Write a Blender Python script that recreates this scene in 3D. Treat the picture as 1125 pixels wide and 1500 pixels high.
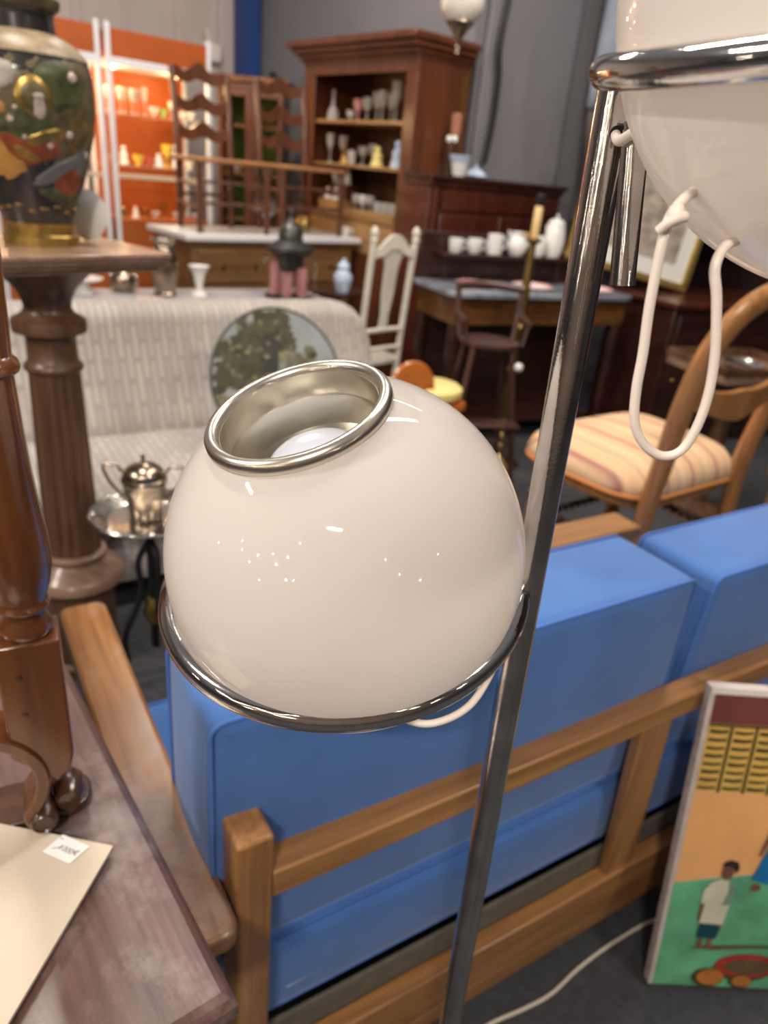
import bpy, math, random
from mathutils import Vector, Matrix
R = math.radians
random.seed(7)
for o in list(bpy.data.objects):
    bpy.data.objects.remove(o)
SC = bpy.context.scene
COL = SC.collection

# ------------------------------------------------------------------ camera
cam_data = bpy.data.cameras.new('camera')
cam = bpy.data.objects.new('camera', cam_data)
COL.objects.link(cam)
cam_data.sensor_fit = 'VERTICAL'
cam_data.sensor_height = 36.0
cam_data.lens = 36.0 * 1050 / 1500
PITCH, ROLL = R(25.406), R(5.646)
_f = Vector((0, math.cos(PITCH), -math.sin(PITCH)))
_r = Vector((1, 0, 0))
_u = _r.cross(_f)
# photograph is rolled: image right = cos*right + sin(-)*down
rt = _r * math.cos(ROLL) + _u * math.sin(ROLL)
up = rt.cross(_f)
m = Matrix((rt, up, -_f)).transposed().to_4x4()
m.translation = Vector((0, 0, 1.5))
cam.matrix_world = m
cam_data.clip_start = 0.02
cam_data.dof.use_dof = True
cam_data.dof.focus_distance = 0.46
cam_data.dof.aperture_fstop = 6.0
SC.camera = cam

# ------------------------------------------------------------------ world, lights, exposure
SC.view_settings.view_transform = 'Standard'
SC.view_settings.look = 'None'
SC.view_settings.gamma = 1.0
SC.view_settings.exposure = 0.0
w = bpy.data.worlds.new('hall_air')
SC.world = w
w.use_nodes = True
w.node_tree.nodes['Background'].inputs[0].default_value = (0.62, 0.60, 0.62, 1)
w.node_tree.nodes['Background'].inputs[1].default_value = 1.0
_g = w.node_tree.nodes.new('ShaderNodeTexCoord')
_s = w.node_tree.nodes.new('ShaderNodeSeparateXYZ')
_c = w.node_tree.nodes.new('ShaderNodeValToRGB')
_c.color_ramp.elements[0].position = 0.0
_c.color_ramp.elements[0].color = (0.035, 0.032, 0.032, 1)
_c.color_ramp.elements[1].position = 0.55
_c.color_ramp.elements[1].color = (0.17, 0.16, 0.16, 1)
w.node_tree.links.new(_g.outputs['Generated'], _s.inputs[0])
w.node_tree.links.new(_s.outputs[2], _c.inputs['Fac'])
w.node_tree.links.new(_c.outputs['Color'], w.node_tree.nodes['Background'].inputs[0])


def lamp(name, kind, loc, power, color, size=0.1, target=None, spot=None, size_y=None):
    d = bpy.data.lights.new(name, kind)
    d.energy = power
    d.color = color
    if kind == 'AREA':
        d.size = size
        if size_y:
            d.shape = 'RECTANGLE'
            d.size_y = size_y
    else:
        d.shadow_soft_size = size
    if spot:
        d.spot_size = R(spot)
        d.spot_blend = 0.6
    o = bpy.data.objects.new(name, d)
    COL.objects.link(o)
    o.location = loc
    if target:
        o.rotation_euler = (Vector(target) - Vector(loc)).to_track_quat('-Z', 'Y').to_euler()
    return o


WARM = (1.0, 0.80, 0.62)
NEUT = (1.0, 0.90, 0.80)
lamp('hall_tube', 'AREA', (-1.0, 1.7, 3.9), 62, NEUT, 1.3, (-0.7, 2.0, 0), size_y=0.10)
lamp('hall_tube', 'AREA', (0.9, 2.2, 3.9), 62, NEUT, 1.3, (0.8, 2.3, 0), size_y=0.10)
lamp('hall_tube', 'AREA', (-1.3, 4.3, 3.9), 58, NEUT, 1.3, (-1.0, 5.2, 0.6), size_y=0.10)
lamp('hall_tube', 'AREA', (0.9, 3.8, 3.9), 32, NEUT, 1.3, (0.5, 5.0, 0.6), size_y=0.10)
lamp('hall_tube', 'AREA', (-2.62, 0.09, 2.96), 54, NEUT, 0.42, (0, 0.6, 1.1), size_y=0.06)
lamp('hall_tube', 'AREA', (-0.32, -1.95, 3.26), 68, NEUT, 0.42, (0, 0.6, 1.1), size_y=0.06)
lamp('hall_tube', 'AREA', (2.1, -0.2, 3.4), 34, NEUT, 0.5, (0.3, 0.9, 0.6), size_y=0.12)
# small warm bulbs of a lit chandelier hanging behind and left of the photographer
for k, p in enumerate([(-2.25, -0.04, 1.41), (-2.01, -0.56, 1.78), (-1.90, -0.60, 1.62), (-1.70, -0.95, 1.70), (-1.48, -1.20, 1.88), (-1.36, -1.28, 1.70), (-0.96, -1.35, 2.30), (-1.01, -1.60, 1.51), (-1.15, -1.50, 1.46), (-1.65, -1.16, 1.25), (-1.80, -0.85, 1.50), (-1.20, -1.42, 1.95)]):
    lamp('chandelier_bulb', 'POINT', p, 2.6, (1.0, 0.84, 0.66), 0.016 + 0.005 * (k % 3))
for k, p in enumerate([(1.90, -0.58, 1.93), (0.96, -1.42, 2.13), (1.26, -1.37, 1.77), (1.64, -1.09, 1.55)]):
    lamp('ceiling_spot', 'POINT', p, 2.6, (1.0, 0.88, 0.74), 0.018)

# ------------------------------------------------------------------ materials
MATS = {}


def mat(name, color, rough=0.5, metal=0.0, coat=0.0, emit=None, es=0, trans=0.0, ior=1.45, var=0.0, vscale=8.0, bump=0.0, bscale=60.0, sss=0.0, alpha=1.0, sheen=0.0, coat_rough=0.05):
    if name in MATS:
        return MATS[name]
    m = bpy.data.materials.new(name)
    m.use_nodes = True
    nt = m.node_tree
    b = nt.nodes['Principled BSDF']
    b.inputs['Base Color'].default_value = (*color, 1)
    b.inputs['Roughness'].default_value = rough
    b.inputs['Metallic'].default_value = metal
    b.inputs['Coat Weight'].default_value = coat
    b.inputs['Coat Roughness'].default_value = coat_rough
    b.inputs['Transmission Weight'].default_value = trans
    b.inputs['IOR'].default_value = ior
    b.inputs['Subsurface Weight'].default_value = sss
    b.inputs['Subsurface Radius'].default_value = (0.03, 0.025, 0.02)
    b.inputs['Alpha'].default_value = alpha
    b.inputs['Sheen Weight'].default_value = sheen
    if emit:
        b.inputs['Emission Color'].default_value = (*emit, 1)
        b.inputs['Emission Strength'].default_value = es
    tc = nt.nodes.new('ShaderNodeTexCoord')
    if var:
        n = nt.nodes.new('ShaderNodeTexNoise')
        n.inputs['Scale'].default_value = vscale
        n.inputs['Detail'].default_value = 5
        nt.links.new(tc.outputs['Object'], n.inputs['Vector'])
        r = nt.nodes.new('ShaderNodeValToRGB')
        r.color_ramp.elements[0].position = 0.3
        r.color_ramp.elements[1].position = 0.7
        r.color_ramp.elements[0].color = (*[c * (1 - var) for c in color], 1)
        r.color_ramp.elements[1].color = (*[min(1, c * (1 + var)) for c in color], 1)
        nt.links.new(n.outputs['Fac'], r.inputs['Fac'])
        nt.links.new(r.outputs['Color'], b.inputs['Base Color'])
    if bump:
        n2 = nt.nodes.new('ShaderNodeTexNoise')
        n2.inputs['Scale'].default_value = bscale
        n2.inputs['Detail'].default_value = 4
        nt.links.new(tc.outputs['Object'], n2.inputs['Vector'])
        bp = nt.nodes.new('ShaderNodeBump')
        bp.inputs['Strength'].default_value = bump
        bp.inputs['Distance'].default_value = 0.002
        nt.links.new(n2.outputs['Fac'], bp.inputs['Height'])
        nt.links.new(bp.outputs['Normal'], b.inputs['Normal'])
    MATS[name] = m
    return m


def wood(name, dark, light, axis=0, rough=0.35, coat=0.3, scale=14.0, stretch=0.06, bump=0.15, spots=0.0, scuff=0.0):
    if name in MATS:
        return MATS[name]
    m = bpy.data.materials.new(name)
    m.use_nodes = True
    nt = m.node_tree
    b = nt.nodes['Principled BSDF']
    b.inputs['Roughness'].default_value = rough
    b.inputs['Coat Weight'].default_value = coat
    b.inputs['Coat Roughness'].default_value = 0.18
    tc = nt.nodes.new('ShaderNodeTexCoord')
    mp = nt.nodes.new('ShaderNodeMapping')
    s = [1, 1, 1]
    s[axis] = stretch
    mp.inputs['Scale'].default_value = s
    nt.links.new(tc.outputs['Object'], mp.inputs['Vector'])
    n = nt.nodes.new('ShaderNodeTexNoise')
    n.inputs['Scale'].default_value = scale
    n.inputs['Detail'].default_value = 7
    n.inputs['Roughness'].default_value = 0.65
    n.inputs['Distortion'].default_value = 0.6
    nt.links.new(mp.outputs['Vector'], n.inputs['Vector'])
    r = nt.nodes.new('ShaderNodeValToRGB')
    r.color_ramp.elements[0].position = 0.32
    r.color_ramp.elements[1].position = 0.68
    r.color_ramp.elements[0].color = (*dark, 1)
    r.color_ramp.elements[1].color = (*light, 1)
    nt.links.new(n.outputs['Fac'], r.inputs['Fac'])
    out = r.outputs['Color']
    n2 = nt.nodes.new('ShaderNodeTexNoise')
    n2.inputs['Scale'].default_value = scale * 6
    n2.inputs['Detail'].default_value = 5
    nt.links.new(mp.outputs['Vector'], n2.inputs['Vector'])
    mx = nt.nodes.new('ShaderNodeMixRGB')
    mx.blend_type = 'MULTIPLY'
    mx.inputs[0].default_value = 0.45
    r2 = nt.nodes.new('ShaderNodeValToRGB')
    r2.color_ramp.elements[0].position = 0.36
    r2.color_ramp.elements[0].color = (0.45, 0.42, 0.4, 1)
    r2.color_ramp.elements[1].position = 0.55
    nt.links.new(n2.outputs['Fac'], r2.inputs['Fac'])
    nt.links.new(out, mx.inputs[1])
    nt.links.new(r2.outputs['Color'], mx.inputs[2])
    out = mx.outputs[0]
    if spots:
        v = nt.nodes.new('ShaderNodeTexVoronoi')
        v.inputs['Scale'].default_value = 14
        nt.links.new(tc.outputs['Object'], v.inputs['Vector'])
        r3 = nt.nodes.new('ShaderNodeValToRGB')
        r3.color_ramp.elements[0].position = 0.05
        r3.color_ramp.elements[1].position = 0.12
        r3.color_ramp.elements[0].color = (0.35, 0.3, 0.28, 1)
        nt.links.new(v.outputs['Distance'], r3.inputs['Fac'])
        m3 = nt.nodes.new('ShaderNodeMixRGB')
        m3.blend_type = 'MULTIPLY'
        m3.inputs[0].default_value = spots
        nt.links.new(out, m3.inputs[1])
        nt.links.new(r3.outputs['Color'], m3.inputs[2])
        out = m3.outputs[0]
    if scuff:
        n4 = nt.nodes.new('ShaderNodeTexNoise')
        n4.inputs['Scale'].default_value = 5.5
        n4.inputs['Detail'].default_value = 9
        n4.inputs['Roughness'].default_value = 0.72
        nt.links.new(tc.outputs['Object'], n4.inputs['Vector'])
        r4 = nt.nodes.new('ShaderNodeValToRGB')
        r4.color_ramp.elements[0].position = 0.50
        r4.color_ramp.elements[0].color = (0, 0, 0, 1)
        r4.color_ramp.elements[1].position = 0.72
        r4.color_ramp.elements[1].color = (scuff, scuff, scuff, 1)
        nt.links.new(n4.outputs['Fac'], r4.inputs['Fac'])
        m4 = nt.nodes.new('ShaderNodeMixRGB')
        m4.inputs[2].default_value = (0.40, 0.34, 0.33, 1)
        nt.links.new(r4.outputs['Color'], m4.inputs[0])
        nt.links.new(out, m4.inputs[1])
        out = m4.outputs[0]
    nt.links.new(out, b.inputs['Base Color'])
    if bump:
        bp = nt.nodes.new('ShaderNodeBump')
        bp.inputs['Strength'].default_value = bump
        bp.inputs['Distance'].default_value = 0.002
        nt.links.new(n2.outputs['Fac'], bp.inputs['Height'])
        nt.links.new(bp.outputs['Normal'], b.inputs['Normal'])
    MATS[name] = m
    return m


def stripes_mat(name, bands, axis, scale, base_rough=0.85):
    """fabric with repeating woven stripes along one object axis"""
    m = bpy.data.materials.new(name)
    m.use_nodes = True
    nt = m.node_tree
    b = nt.nodes['Principled BSDF']
    b.inputs['Roughness'].default_value = base_rough
    tc = nt.nodes.new('ShaderNodeTexCoord')
    sp = nt.nodes.new('ShaderNodeSeparateXYZ')
    nt.links.new(tc.outputs['Object'], sp.inputs[0])
    mu = nt.nodes.new('ShaderNodeMath'); mu.operation = 'MULTIPLY'; mu.inputs[1].default_value = scale
    nt.links.new(sp.outputs[axis], mu.inputs[0])
    fr = nt.nodes.new('ShaderNodeMath'); fr.operation = 'FRACT'
    nt.links.new(mu.outputs[0], fr.inputs[0])
    r = nt.nodes.new('ShaderNodeValToRGB')
    r.color_ramp.interpolation = 'EASE'
    els = r.color_ramp.elements
    for k, (p, c) in enumerate(bands):
        e = els[k] if k < 2 else els.new(p)
        e.position = p
        e.color = (*c, 1)
    nt.links.new(fr.outputs[0], r.inputs['Fac'])
    nt.links.new(r.outputs['Color'], b.inputs['Base Color'])
    MATS[name] = m
    return m


def dash_fabric(name):
    """greige upholstery with short pale upright dashes"""
    m = bpy.data.materials.new(name)
    m.use_nodes = True
    nt = m.node_tree
    b = nt.nodes['Principled BSDF']
    b.inputs['Roughness'].default_value = 0.9
    b.inputs['Sheen Weight'].default_value = 0.2
    tc = nt.nodes.new('ShaderNodeTexCoord')
    sp = nt.nodes.new('ShaderNodeSeparateXYZ')
    nt.links.new(tc.outputs['Object'], sp.inputs[0])
    ad = nt.nodes.new('ShaderNodeMath'); ad.operation = 'SUBTRACT'
    nt.links.new(sp.outputs[2], ad.inputs[0]); nt.links.new(sp.outputs[1], ad.inputs[1])
    cb = nt.nodes.new('ShaderNodeCombineXYZ')
    nt.links.new(ad.outputs[0], cb.inputs[0]); nt.links.new(sp.outputs[0], cb.inputs[1])
    br = nt.nodes.new('ShaderNodeTexBrick')
    br.inputs['Scale'].default_value = 1.0
    br.inputs['Brick Width'].default_value = 0.085
    br.inputs['Row Height'].default_value = 0.030
    br.inputs['Mortar Size'].default_value = 0.008
    br.inputs['Mortar Smooth'].default_value = 0.6
    br.inputs['Color1'].default_value = (0.45, 0.41, 0.375, 1)
    br.inputs['Color2'].default_value = (0.35, 0.315, 0.287, 1)
    br.inputs['Mortar'].default_value = (0.315, 0.283, 0.258, 1)
    nt.links.new(cb.outputs[0], br.inputs['Vector'])
    nt.links.new(br.outputs['Color'], b.inputs['Base Color'])
    MATS[name] = m
    return m


CHROME = mat('chrome', (0.72, 0.70, 0.68), 0.10, 1.0, var=0.10, vscale=40, bump=0.05, bscale=300)
CHROME_WORN = mat('pole_chrome', (0.60, 0.57, 0.55), 0.12, 1.0, var=0.18, vscale=30, bump=0.06, bscale=400)
ALU = mat('brushed_aluminium', (0.70, 0.66, 0.58), 0.28, 1.0, var=0.06, vscale=20)
OPAL = mat('opal_glass', (0.90, 0.85, 0.81), 0.035, 0, coat=0.5, coat_rough=0.02, var=0.02, vscale=5)
_nt = OPAL.node_tree
_tr = _nt.nodes.new('ShaderNodeBsdfTranslucent')
_tr.inputs['Color'].default_value = (0.96, 0.91, 0.87, 1)
_mx = _nt.nodes.new('ShaderNodeMixShader')
_mx.inputs[0].default_value = 0.50
_nt.links.new(_nt.nodes['Principled BSDF'].outputs[0], _mx.inputs[1])
_nt.links.new(_tr.outputs[0], _mx.inputs[2])
_nt.links.new(_mx.outputs[0], _nt.nodes['Material Output'].inputs['Surface'])
BULB = mat('bulb_glass', (0.50, 0.53, 0.60), 0.08, coat=0.6, sss=0.2)
CORDM = mat('cream_flex', (0.86, 0.76, 0.68), 0.4, coat=0.1)
WIREM = mat('grey_flex', (0.62, 0.56, 0.46), 0.5)
OAK = wood('oak', (0.22, 0.092, 0.026), (0.42, 0.210, 0.074), 0, 0.38, 0.25, spots=0.25)
OAKZ = wood('oak_upright', (0.22, 0.092, 0.026), (0.42, 0.210, 0.074), 2, 0.38, 0.25, spots=0.25)
OAKY = wood('oak_arm', (0.21, 0.088, 0.026), (0.38, 0.18, 0.066), 1, 0.32, 0.35, scuff=0.55)
BLUE = mat('blue_felt', (0.052, 0.145, 0.40), 0.92, sheen=0.22, var=0.10, vscale=7, bump=0.2, bscale=500)
PIPE = mat('blue_piping', (0.055, 0.155, 0.47), 0.9, sheen=0.1)
WEAR = mat('worn_piping', (0.19, 0.25, 0.40), 0.95, var=0.3, vscale=60)
WEBB = mat('grey_hessian', (0.115, 0.10, 0.078), 0.95, var=0.15, vscale=30)
MAHO = wood('mahogany_top', (0.080, 0.041, 0.036), (0.165, 0.088, 0.078), 0, 0.42, 0.22, scale=16, stretch=0.10, bump=0.4, spots=0.25, scuff=0.6)
MAHE = wood('mahogany_edge', (0.10, 0.035, 0.022), (0.19, 0.075, 0.05), 0, 0.3, 0.5)
WALN = wood('polished_walnut', (0.080, 0.022, 0.006), (0.19, 0.066, 0.018), 2, 0.22, 0.7, scale=9)
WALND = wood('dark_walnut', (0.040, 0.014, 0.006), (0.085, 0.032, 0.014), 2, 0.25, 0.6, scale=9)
PEDW = wood('pedestal_wood', (0.075, 0.033, 0.015), (0.16, 0.078, 0.04), 2, 0.42, 0.25, scale=10)
PEDT = wood('pedestal_top', (0.20, 0.115, 0.075), (0.34, 0.21, 0.14), 0, 0.4, 0.3, scale=10)
CARD = mat('cream_board', (0.55, 0.47, 0.365), 0.7, var=0.04, vscale=4)
CARDE = mat('board_edge', (0.30, 0.20, 0.10), 0.8)
PAPER = mat('paper_tag', (0.80, 0.77, 0.74), 0.7)
INK = mat('ink', (0.03, 0.03, 0.04), 0.6)
GREIGE = dash_fabric('dash_fabric')
SILVER = mat('old_silver', (0.62, 0.58, 0.53), 0.22, 1.0, var=0.15, vscale=30)
TARN = mat('tarnished_silver', (0.36, 0.29, 0.22), 0.24, 1.0, var=0.2, vscale=20)
IRON = mat('black_iron', (0.02, 0.02, 0.022), 0.45, 0.4)
BRASS = mat('aged_brass', (0.42, 0.29, 0.10), 0.32, 1.0, var=0.2, vscale=20)
CANDLE = mat('candle_sleeve', (0.72, 0.52, 0.24), 0.5)
WPAINT = mat('white_paint', (0.66, 0.62, 0.53), 0.45, coat=0.2, var=0.08, vscale=20)
BKW = wood('bookcase_wood', (0.085, 0.024, 0.010), (0.17, 0.052, 0.020), 2, 0.35, 0.35, scale=8)
BKIN = wood('bookcase_inside', (0.075, 0.028, 0.012), (0.13, 0.05, 0.022), 2, 0.6, 0.0, scale=8)
SHELF = wood('shelf_wood', (0.30, 0.16, 0.06), (0.46, 0.27, 0.11), 0, 0.45, 0.1)
REDW = wood('red_mahogany', (0.050, 0.010, 0.006), (0.115, 0.026, 0.014), 2, 0.28, 0.5, scale=8)
REDD = wood('dark_mahogany', (0.022, 0.007, 0.005), (0.055, 0.017, 0.011), 0, 0.35, 0.4, scale=8)
BURL = wood('burl_apron', (0.085, 0.033, 0.010), (0.19, 0.08, 0.022), 0, 0.3, 0.4, scale=12, stretch=0.3)
MARB = mat('grey_marble', (0.22, 0.24, 0.28), 0.25, coat=0.3, var=0.45, vscale=9)
CHAIRW = wood('ladder_wood', (0.075, 0.026, 0.012), (0.15, 0.055, 0.026), 2, 0.32, 0.4)
SEATW = wood('rush_seat', (0.33, 0.14, 0.05), (0.46, 0.22, 0.09), 0, 0.5, 0.1)
HIGHW = wood('high_chair_wood', (0.035, 0.014, 0.010), (0.085, 0.033, 0.024), 2, 0.4, 0.3)
HONEY = wood('honey_beech', (0.30, 0.125, 0.035), (0.45, 0.21, 0.07), 2, 0.3, 0.4)
DESKW = wood('desk_oak', (0.13, 0.062, 0.02), (0.24, 0.125, 0.045), 0, 0.42, 0.2)
ORANGE = mat('orange_board', (0.40, 0.085, 0.012), 0.5, var=0.08, vscale=6)
ALUW = mat('white_aluminium', (0.74, 0.76, 0.80), 0.35, 0.0, coat=0.2)
GREENF = mat('green_cloth', (0.14, 0.24, 0.045), 0.85, var=0.2, vscale=12)
GLASS = mat('clear_glass', (1, 1, 1), 0.03, trans=1.0, ior=1.45)
PANE = mat('pane_glass', (1, 1, 1), 0.02, trans=1.0, ior=1.08)
CRYST = mat('cut_glass', (0.97, 0.95, 0.92), 0.12, trans=0.72, ior=1.5)
PORC = mat('white_porcelain', (0.80, 0.79, 0.76), 0.18, coat=0.4)
BLUEP = mat('blue_porcelain', (0.52, 0.62, 0.78), 0.2, coat=0.4, var=0.25, vscale=25)
PINK = mat('pink_wax', (0.80, 0.40, 0.40), 0.45, sss=0.15)
PINKP = mat('pink_rim', (0.72, 0.36, 0.36), 0.25, coat=0.3)
YELL = mat('yellow_cloth', (0.80, 0.66, 0.26), 0.7)
YELG = mat('yellow_glaze', (0.85, 0.62, 0.08), 0.25, coat=0.3)
REDG = mat('red_glaze', (0.62, 0.10, 0.08), 0.25, coat=0.3)
GREENG = mat('green_glaze', (0.30, 0.46, 0.10), 0.25, coat=0.3)
GOLD = mat('gilt', (0.62, 0.43, 0.13), 0.38, 0.85, var=0.15, vscale=30)
MOUNT = mat('white_mount', (0.74, 0.74, 0.70), 0.7)
SEPIA = mat('sepia_print', (0.36, 0.31, 0.25), 0.7, var=0.45, vscale=14)
ORW = wood('orange_wood', (0.38, 0.10, 0.015), (0.55, 0.17, 0.03), 0, 0.3, 0.4)
STRIPE = stripes_mat('striped_silk', [(0.0, (0.66, 0.42, 0.24)), (0.16, (0.68, 0.45, 0.27)), (0.22, (0.52, 0.29, 0.19)), (0.27, (0.66, 0.45, 0.27)), (0.5, (0.70, 0.50, 0.31)), (0.60, (0.64, 0.38, 0.20)), (0.70, (0.68, 0.46, 0.28)), (0.82, (0.36, 0.16, 0.13)), (0.9, (0.66, 0.42, 0.24))], 0, 7.0)
GIMP = mat('orange_gimp', (0.58, 0.22, 0.06), 0.8)
GREYW = mat('grey_wall_paint', (0.20, 0.194, 0.213), 0.8, var=0.05, vscale=2)
GREYC = mat('grey_backdrop_cloth', (0.235, 0.228, 0.25), 0.85, var=0.04, vscale=2)
PANEL = mat('painted_sheet', (0.52, 0.45, 0.425), 0.55, var=0.07, vscale=1.6)
STEEL = mat('blue_steel', (0.020, 0.055, 0.22), 0.45)
CARPET = mat('grey_carpet', (0.048, 0.050, 0.056), 0.95, var=0.18, vscale=40, bump=0.4, bscale=300)
DARKB = mat('brown_backdrop', (0.10, 0.08, 0.078), 0.5, var=0.25, vscale=3)
REARB = mat('hall_rear', (0.24, 0.19, 0.16), 0.8)
PLAST = mat('plastic_sheet', (0.36, 0.41, 0.50), 0.22, coat=0.4, var=0.25, vscale=6)
BLACKC = mat('black_cable', (0.015, 0.013, 0.015), 0.5)
SPOTM = mat('spot_glow', (1, 0.9, 0.6), 0.5, emit=(1.0, 0.82, 0.42), es=9)
WHITE_SW = mat('white_plastic', (0.72, 0.68, 0.62), 0.4)


# ------------------------------------------------------------------ mesh builder
class MB:
    def __init__(self):
        self.v, self.f, self.m = [], [], []

    def add(self, verts, faces, m=0, M=None):
        n = len(self.v)
        for p in verts:
            p = Vector(p)
            self.v.append(M @ p if M else p)
        for f in faces:
            self.f.append([i + n for i in f])
            self.m.append(m)
        return self

    def box(self, a, b, m=0, M=None):
        x0, y0, z0 = a; x1, y1, z1 = b
        v = [(x0, y0, z0), (x1, y0, z0), (x1, y1, z0), (x0, y1, z0), (x0, y0, z1), (x1, y0, z1), (x1, y1, z1), (x0, y1, z1)]
        return self.add(v, [(0, 3, 2, 1), (4, 5, 6, 7), (0, 1, 5, 4), (1, 2, 6, 5), (2, 3, 7, 6), (3, 0, 4, 7)], m, M)

    def prism(self, poly, z0, z1, m=0, M=None):
        n = len(poly)
        v = [(x, y, z0) for x, y in poly] + [(x, y, z1) for x, y in poly]
        f = [tuple(range(n - 1, -1, -1)), tuple(range(n, 2 * n))]
        f += [(i, (i + 1) % n, n + (i + 1) % n, n + i) for i in range(n)]
        return self.add(v, f, m, M)

    def xprism(self, poly, y0, y1, m=0, M=None):
        """polygon in x,z extruded along y"""
        n = len(poly)
        v = [(x, y0, z) for x, z in poly] + [(x, y1, z) for x, z in poly]
        f = [tuple(range(n)), tuple(range(2 * n - 1, n - 1, -1))]
        f += [(i, n + i, n + (i + 1) % n, (i + 1) % n) for i in range(n)]
        return self.add(v, f, m, M)

    def lathe(self, prof, o=(0, 0, 0), seg=32, m=0, axis=(0, 0, 1), flute=None, closed=False, caps=True):
        q = Vector((0, 0, 1)).rotation_difference(Vector(axis).normalized())
        o = Vector(o)
        v, f = [], []
        for r, z in prof:
            for k in range(seg):
                a = 2 * math.pi * k / seg
                rr = r
                if flute and flute[0] < z < flute[1]:
                    rr = r * (1 - flute[3] * (0.5 + 0.5 * math.cos(a * flute[2])) ** 2)
                v.append(o + q @ Vector((rr * math.cos(a), rr * math.sin(a), z)))
        n = len(prof)
        for i in range(n if closed else n - 1):
            j = (i + 1) % n
            for k in range(seg):
                l = (k + 1) % seg
                f.append((i * seg + k, i * seg + l, j * seg + l, j * seg + k))
        if not closed and caps:
            if prof[0][0] > 1e-5:
                f.append(tuple(range(seg - 1, -1, -1)))
            if prof[-1][0] > 1e-5:
                f.append(tuple(range((n - 1) * seg, n * seg)))
        return self.add(v, f, m)

    def tube(self, pts, r, seg=10, m=0, closed=False, flat=1.0):
        pts = [Vector(p) for p in pts]
        n = len(pts)
        rs = r if isinstance(r, (list, tuple)) else [r] * n
        v, f = [], []
        prev = None
        for i in range(n):
            if closed:
                t = pts[(i + 1) % n] - pts[i - 1]
            else:
                t = pts[min(i + 1, n - 1)] - pts[max(i - 1, 0)]
            t.normalize()
            if prev is None:
                a = Vector((0, 0, 1)) if abs(t.z) < 0.9 else Vector((1, 0, 0))
                nrm = (a - t * a.dot(t)).normalized()
            else:
                nrm = (prev - t * prev.dot(t)).normalized()
            prev = nrm
            bn = t.cross(nrm)
            for k in range(seg):
                a = 2 * math.pi * k / seg
                v.append(pts[i] + (nrm * math.cos(a) + bn * math.sin(a) * flat) * rs[i])
        for i in range(n if closed else n - 1):
            j = (i + 1) % n
            for k in range(seg):
                l = (k + 1) % seg
                f.append((i * seg + k, i * seg + l, j * seg + l, j * seg + k))
        if not closed:
            f.append(tuple(range(seg - 1, -1, -1)))
            f.append(tuple(range((n - 1) * seg, n * seg)))
        return self.add(v, f, m)

    def torus(self, c, n, Rr, r, seg=64, seg2=14, m=0):
        n = Vector(n).normalized()
        q = Vector((0, 0, 1)).rotation_difference(n)
        pts = [Vector(c) + q @ Vector((Rr * math.cos(2 * math.pi * k / seg), Rr * math.sin(2 * math.pi * k / seg), 0)) for k in range(seg)]
        return self.tube(pts, r, seg2, m, True)

    def ball(self, c, r, m=0, seg=20, sz=1.0):
        k = 12
        return self.lathe([(max(1e-6, r * math.sin(math.pi * i / k)), -r * sz * math.cos(math.pi * i / k)) for i in range(k + 1)], c, seg, m)

    def build(self, name, mats, parent=None, loc=None, rz=0, bevel=0, bseg=2, subsurf=0, smooth=True, angle=40):
        me = bpy.data.meshes.new(name)
        me.from_pydata([tuple(p) for p in self.v], [], self.f)
        for mm in (mats if isinstance(mats, (list, tuple)) else [mats]):
            me.materials.append(mm)
        for p, i in zip(me.polygons, self.m):
            p.material_index = i
        me.update()
        if smooth:
            for p in me.polygons:
                p.use_smooth = True
            me.set_sharp_from_angle(angle=R(angle))
        o = bpy.data.objects.new(name, me)
        COL.objects.link(o)
        if parent:
            o.parent = parent
        if loc:
            o.location = loc
        o.rotation_euler = (0, 0, rz)
        if bevel:
            b = o.modifiers.new('edge', 'BEVEL')
            b.width = bevel
            b.segments = bseg
            b.limit_method = 'ANGLE'
            b.angle_limit = R(40)
        if subsurf:
            s = o.modifiers.new('round', 'SUBSURF')
            s.levels = subsurf
            s.render_levels = subsurf
        return o


def tag(o, label, cat, group=None, kind=None):
    assert 4 <= len(label.split()) <= 16, label
    o['label'] = label
    o['category'] = cat
    if group:
        o['group'] = group
    if kind:
        o['kind'] = kind
    return o


def thing(name, label, cat, loc=(0, 0, 0), rz=0, group=None):
    o = bpy.data.objects.new(name, None)
    COL.objects.link(o)
    o.location = loc
    o.rotation_euler = (0, 0, rz)
    return tag(o, label, cat, group)


def structure(o):
    o['kind'] = 'structure'
    return o


def copy_tree(o, label, loc, rz=None, group=None):
    c = o.copy()
    COL.objects.link(c)
    c.location = loc
    if rz is not None:
        c.rotation_euler = (0, 0, rz)
    c['label'] = label
    if group:
        c['group'] = group
    for ch in [x for x in COL.objects if x.parent == o]:
        d = ch.copy()
        COL.objects.link(d)
        d.parent = c
        for g in [x for x in COL.objects if x.parent == ch]:
            e = g.copy()
            COL.objects.link(e)
            e.parent = d
    return c


def spline(pts, n=8):
    """Catmull-Rom through the points"""
    P = [Vector(p) for p in pts]
    P = [P[0] * 2 - P[1]] + P + [P[-1] * 2 - P[-2]]
    out = []
    for i in range(1, len(P) - 2):
        for k in range(n):
            t = k / n
            a, b, c, d = P[i - 1], P[i], P[i + 1], P[i + 2]
            out.append(0.5 * ((2 * b) + (c - a) * t + (2 * a - 5 * b + 4 * c - d) * t * t + (3 * b - a - 3 * c + d) * t ** 3))
    out.append(P[-2])
    return out


def rounded_rect(x0, y0, x1, y1, r, n=5):
    pts = []
    for cx, cy, a0 in ((x1 - r, y1 - r, 0), (x0 + r, y1 - r, 90), (x0 + r, y0 + r, 180), (x1 - r, y0 + r, 270)):
        for k in range(n + 1):
            a = R(a0 + 90 * k / n)
            pts.append((cx + r * math.cos(a), cy + r * math.sin(a)))
    return pts


# ================================================================== SETTING
C42, S42 = math.cos(R(42)), math.sin(R(42))


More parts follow.
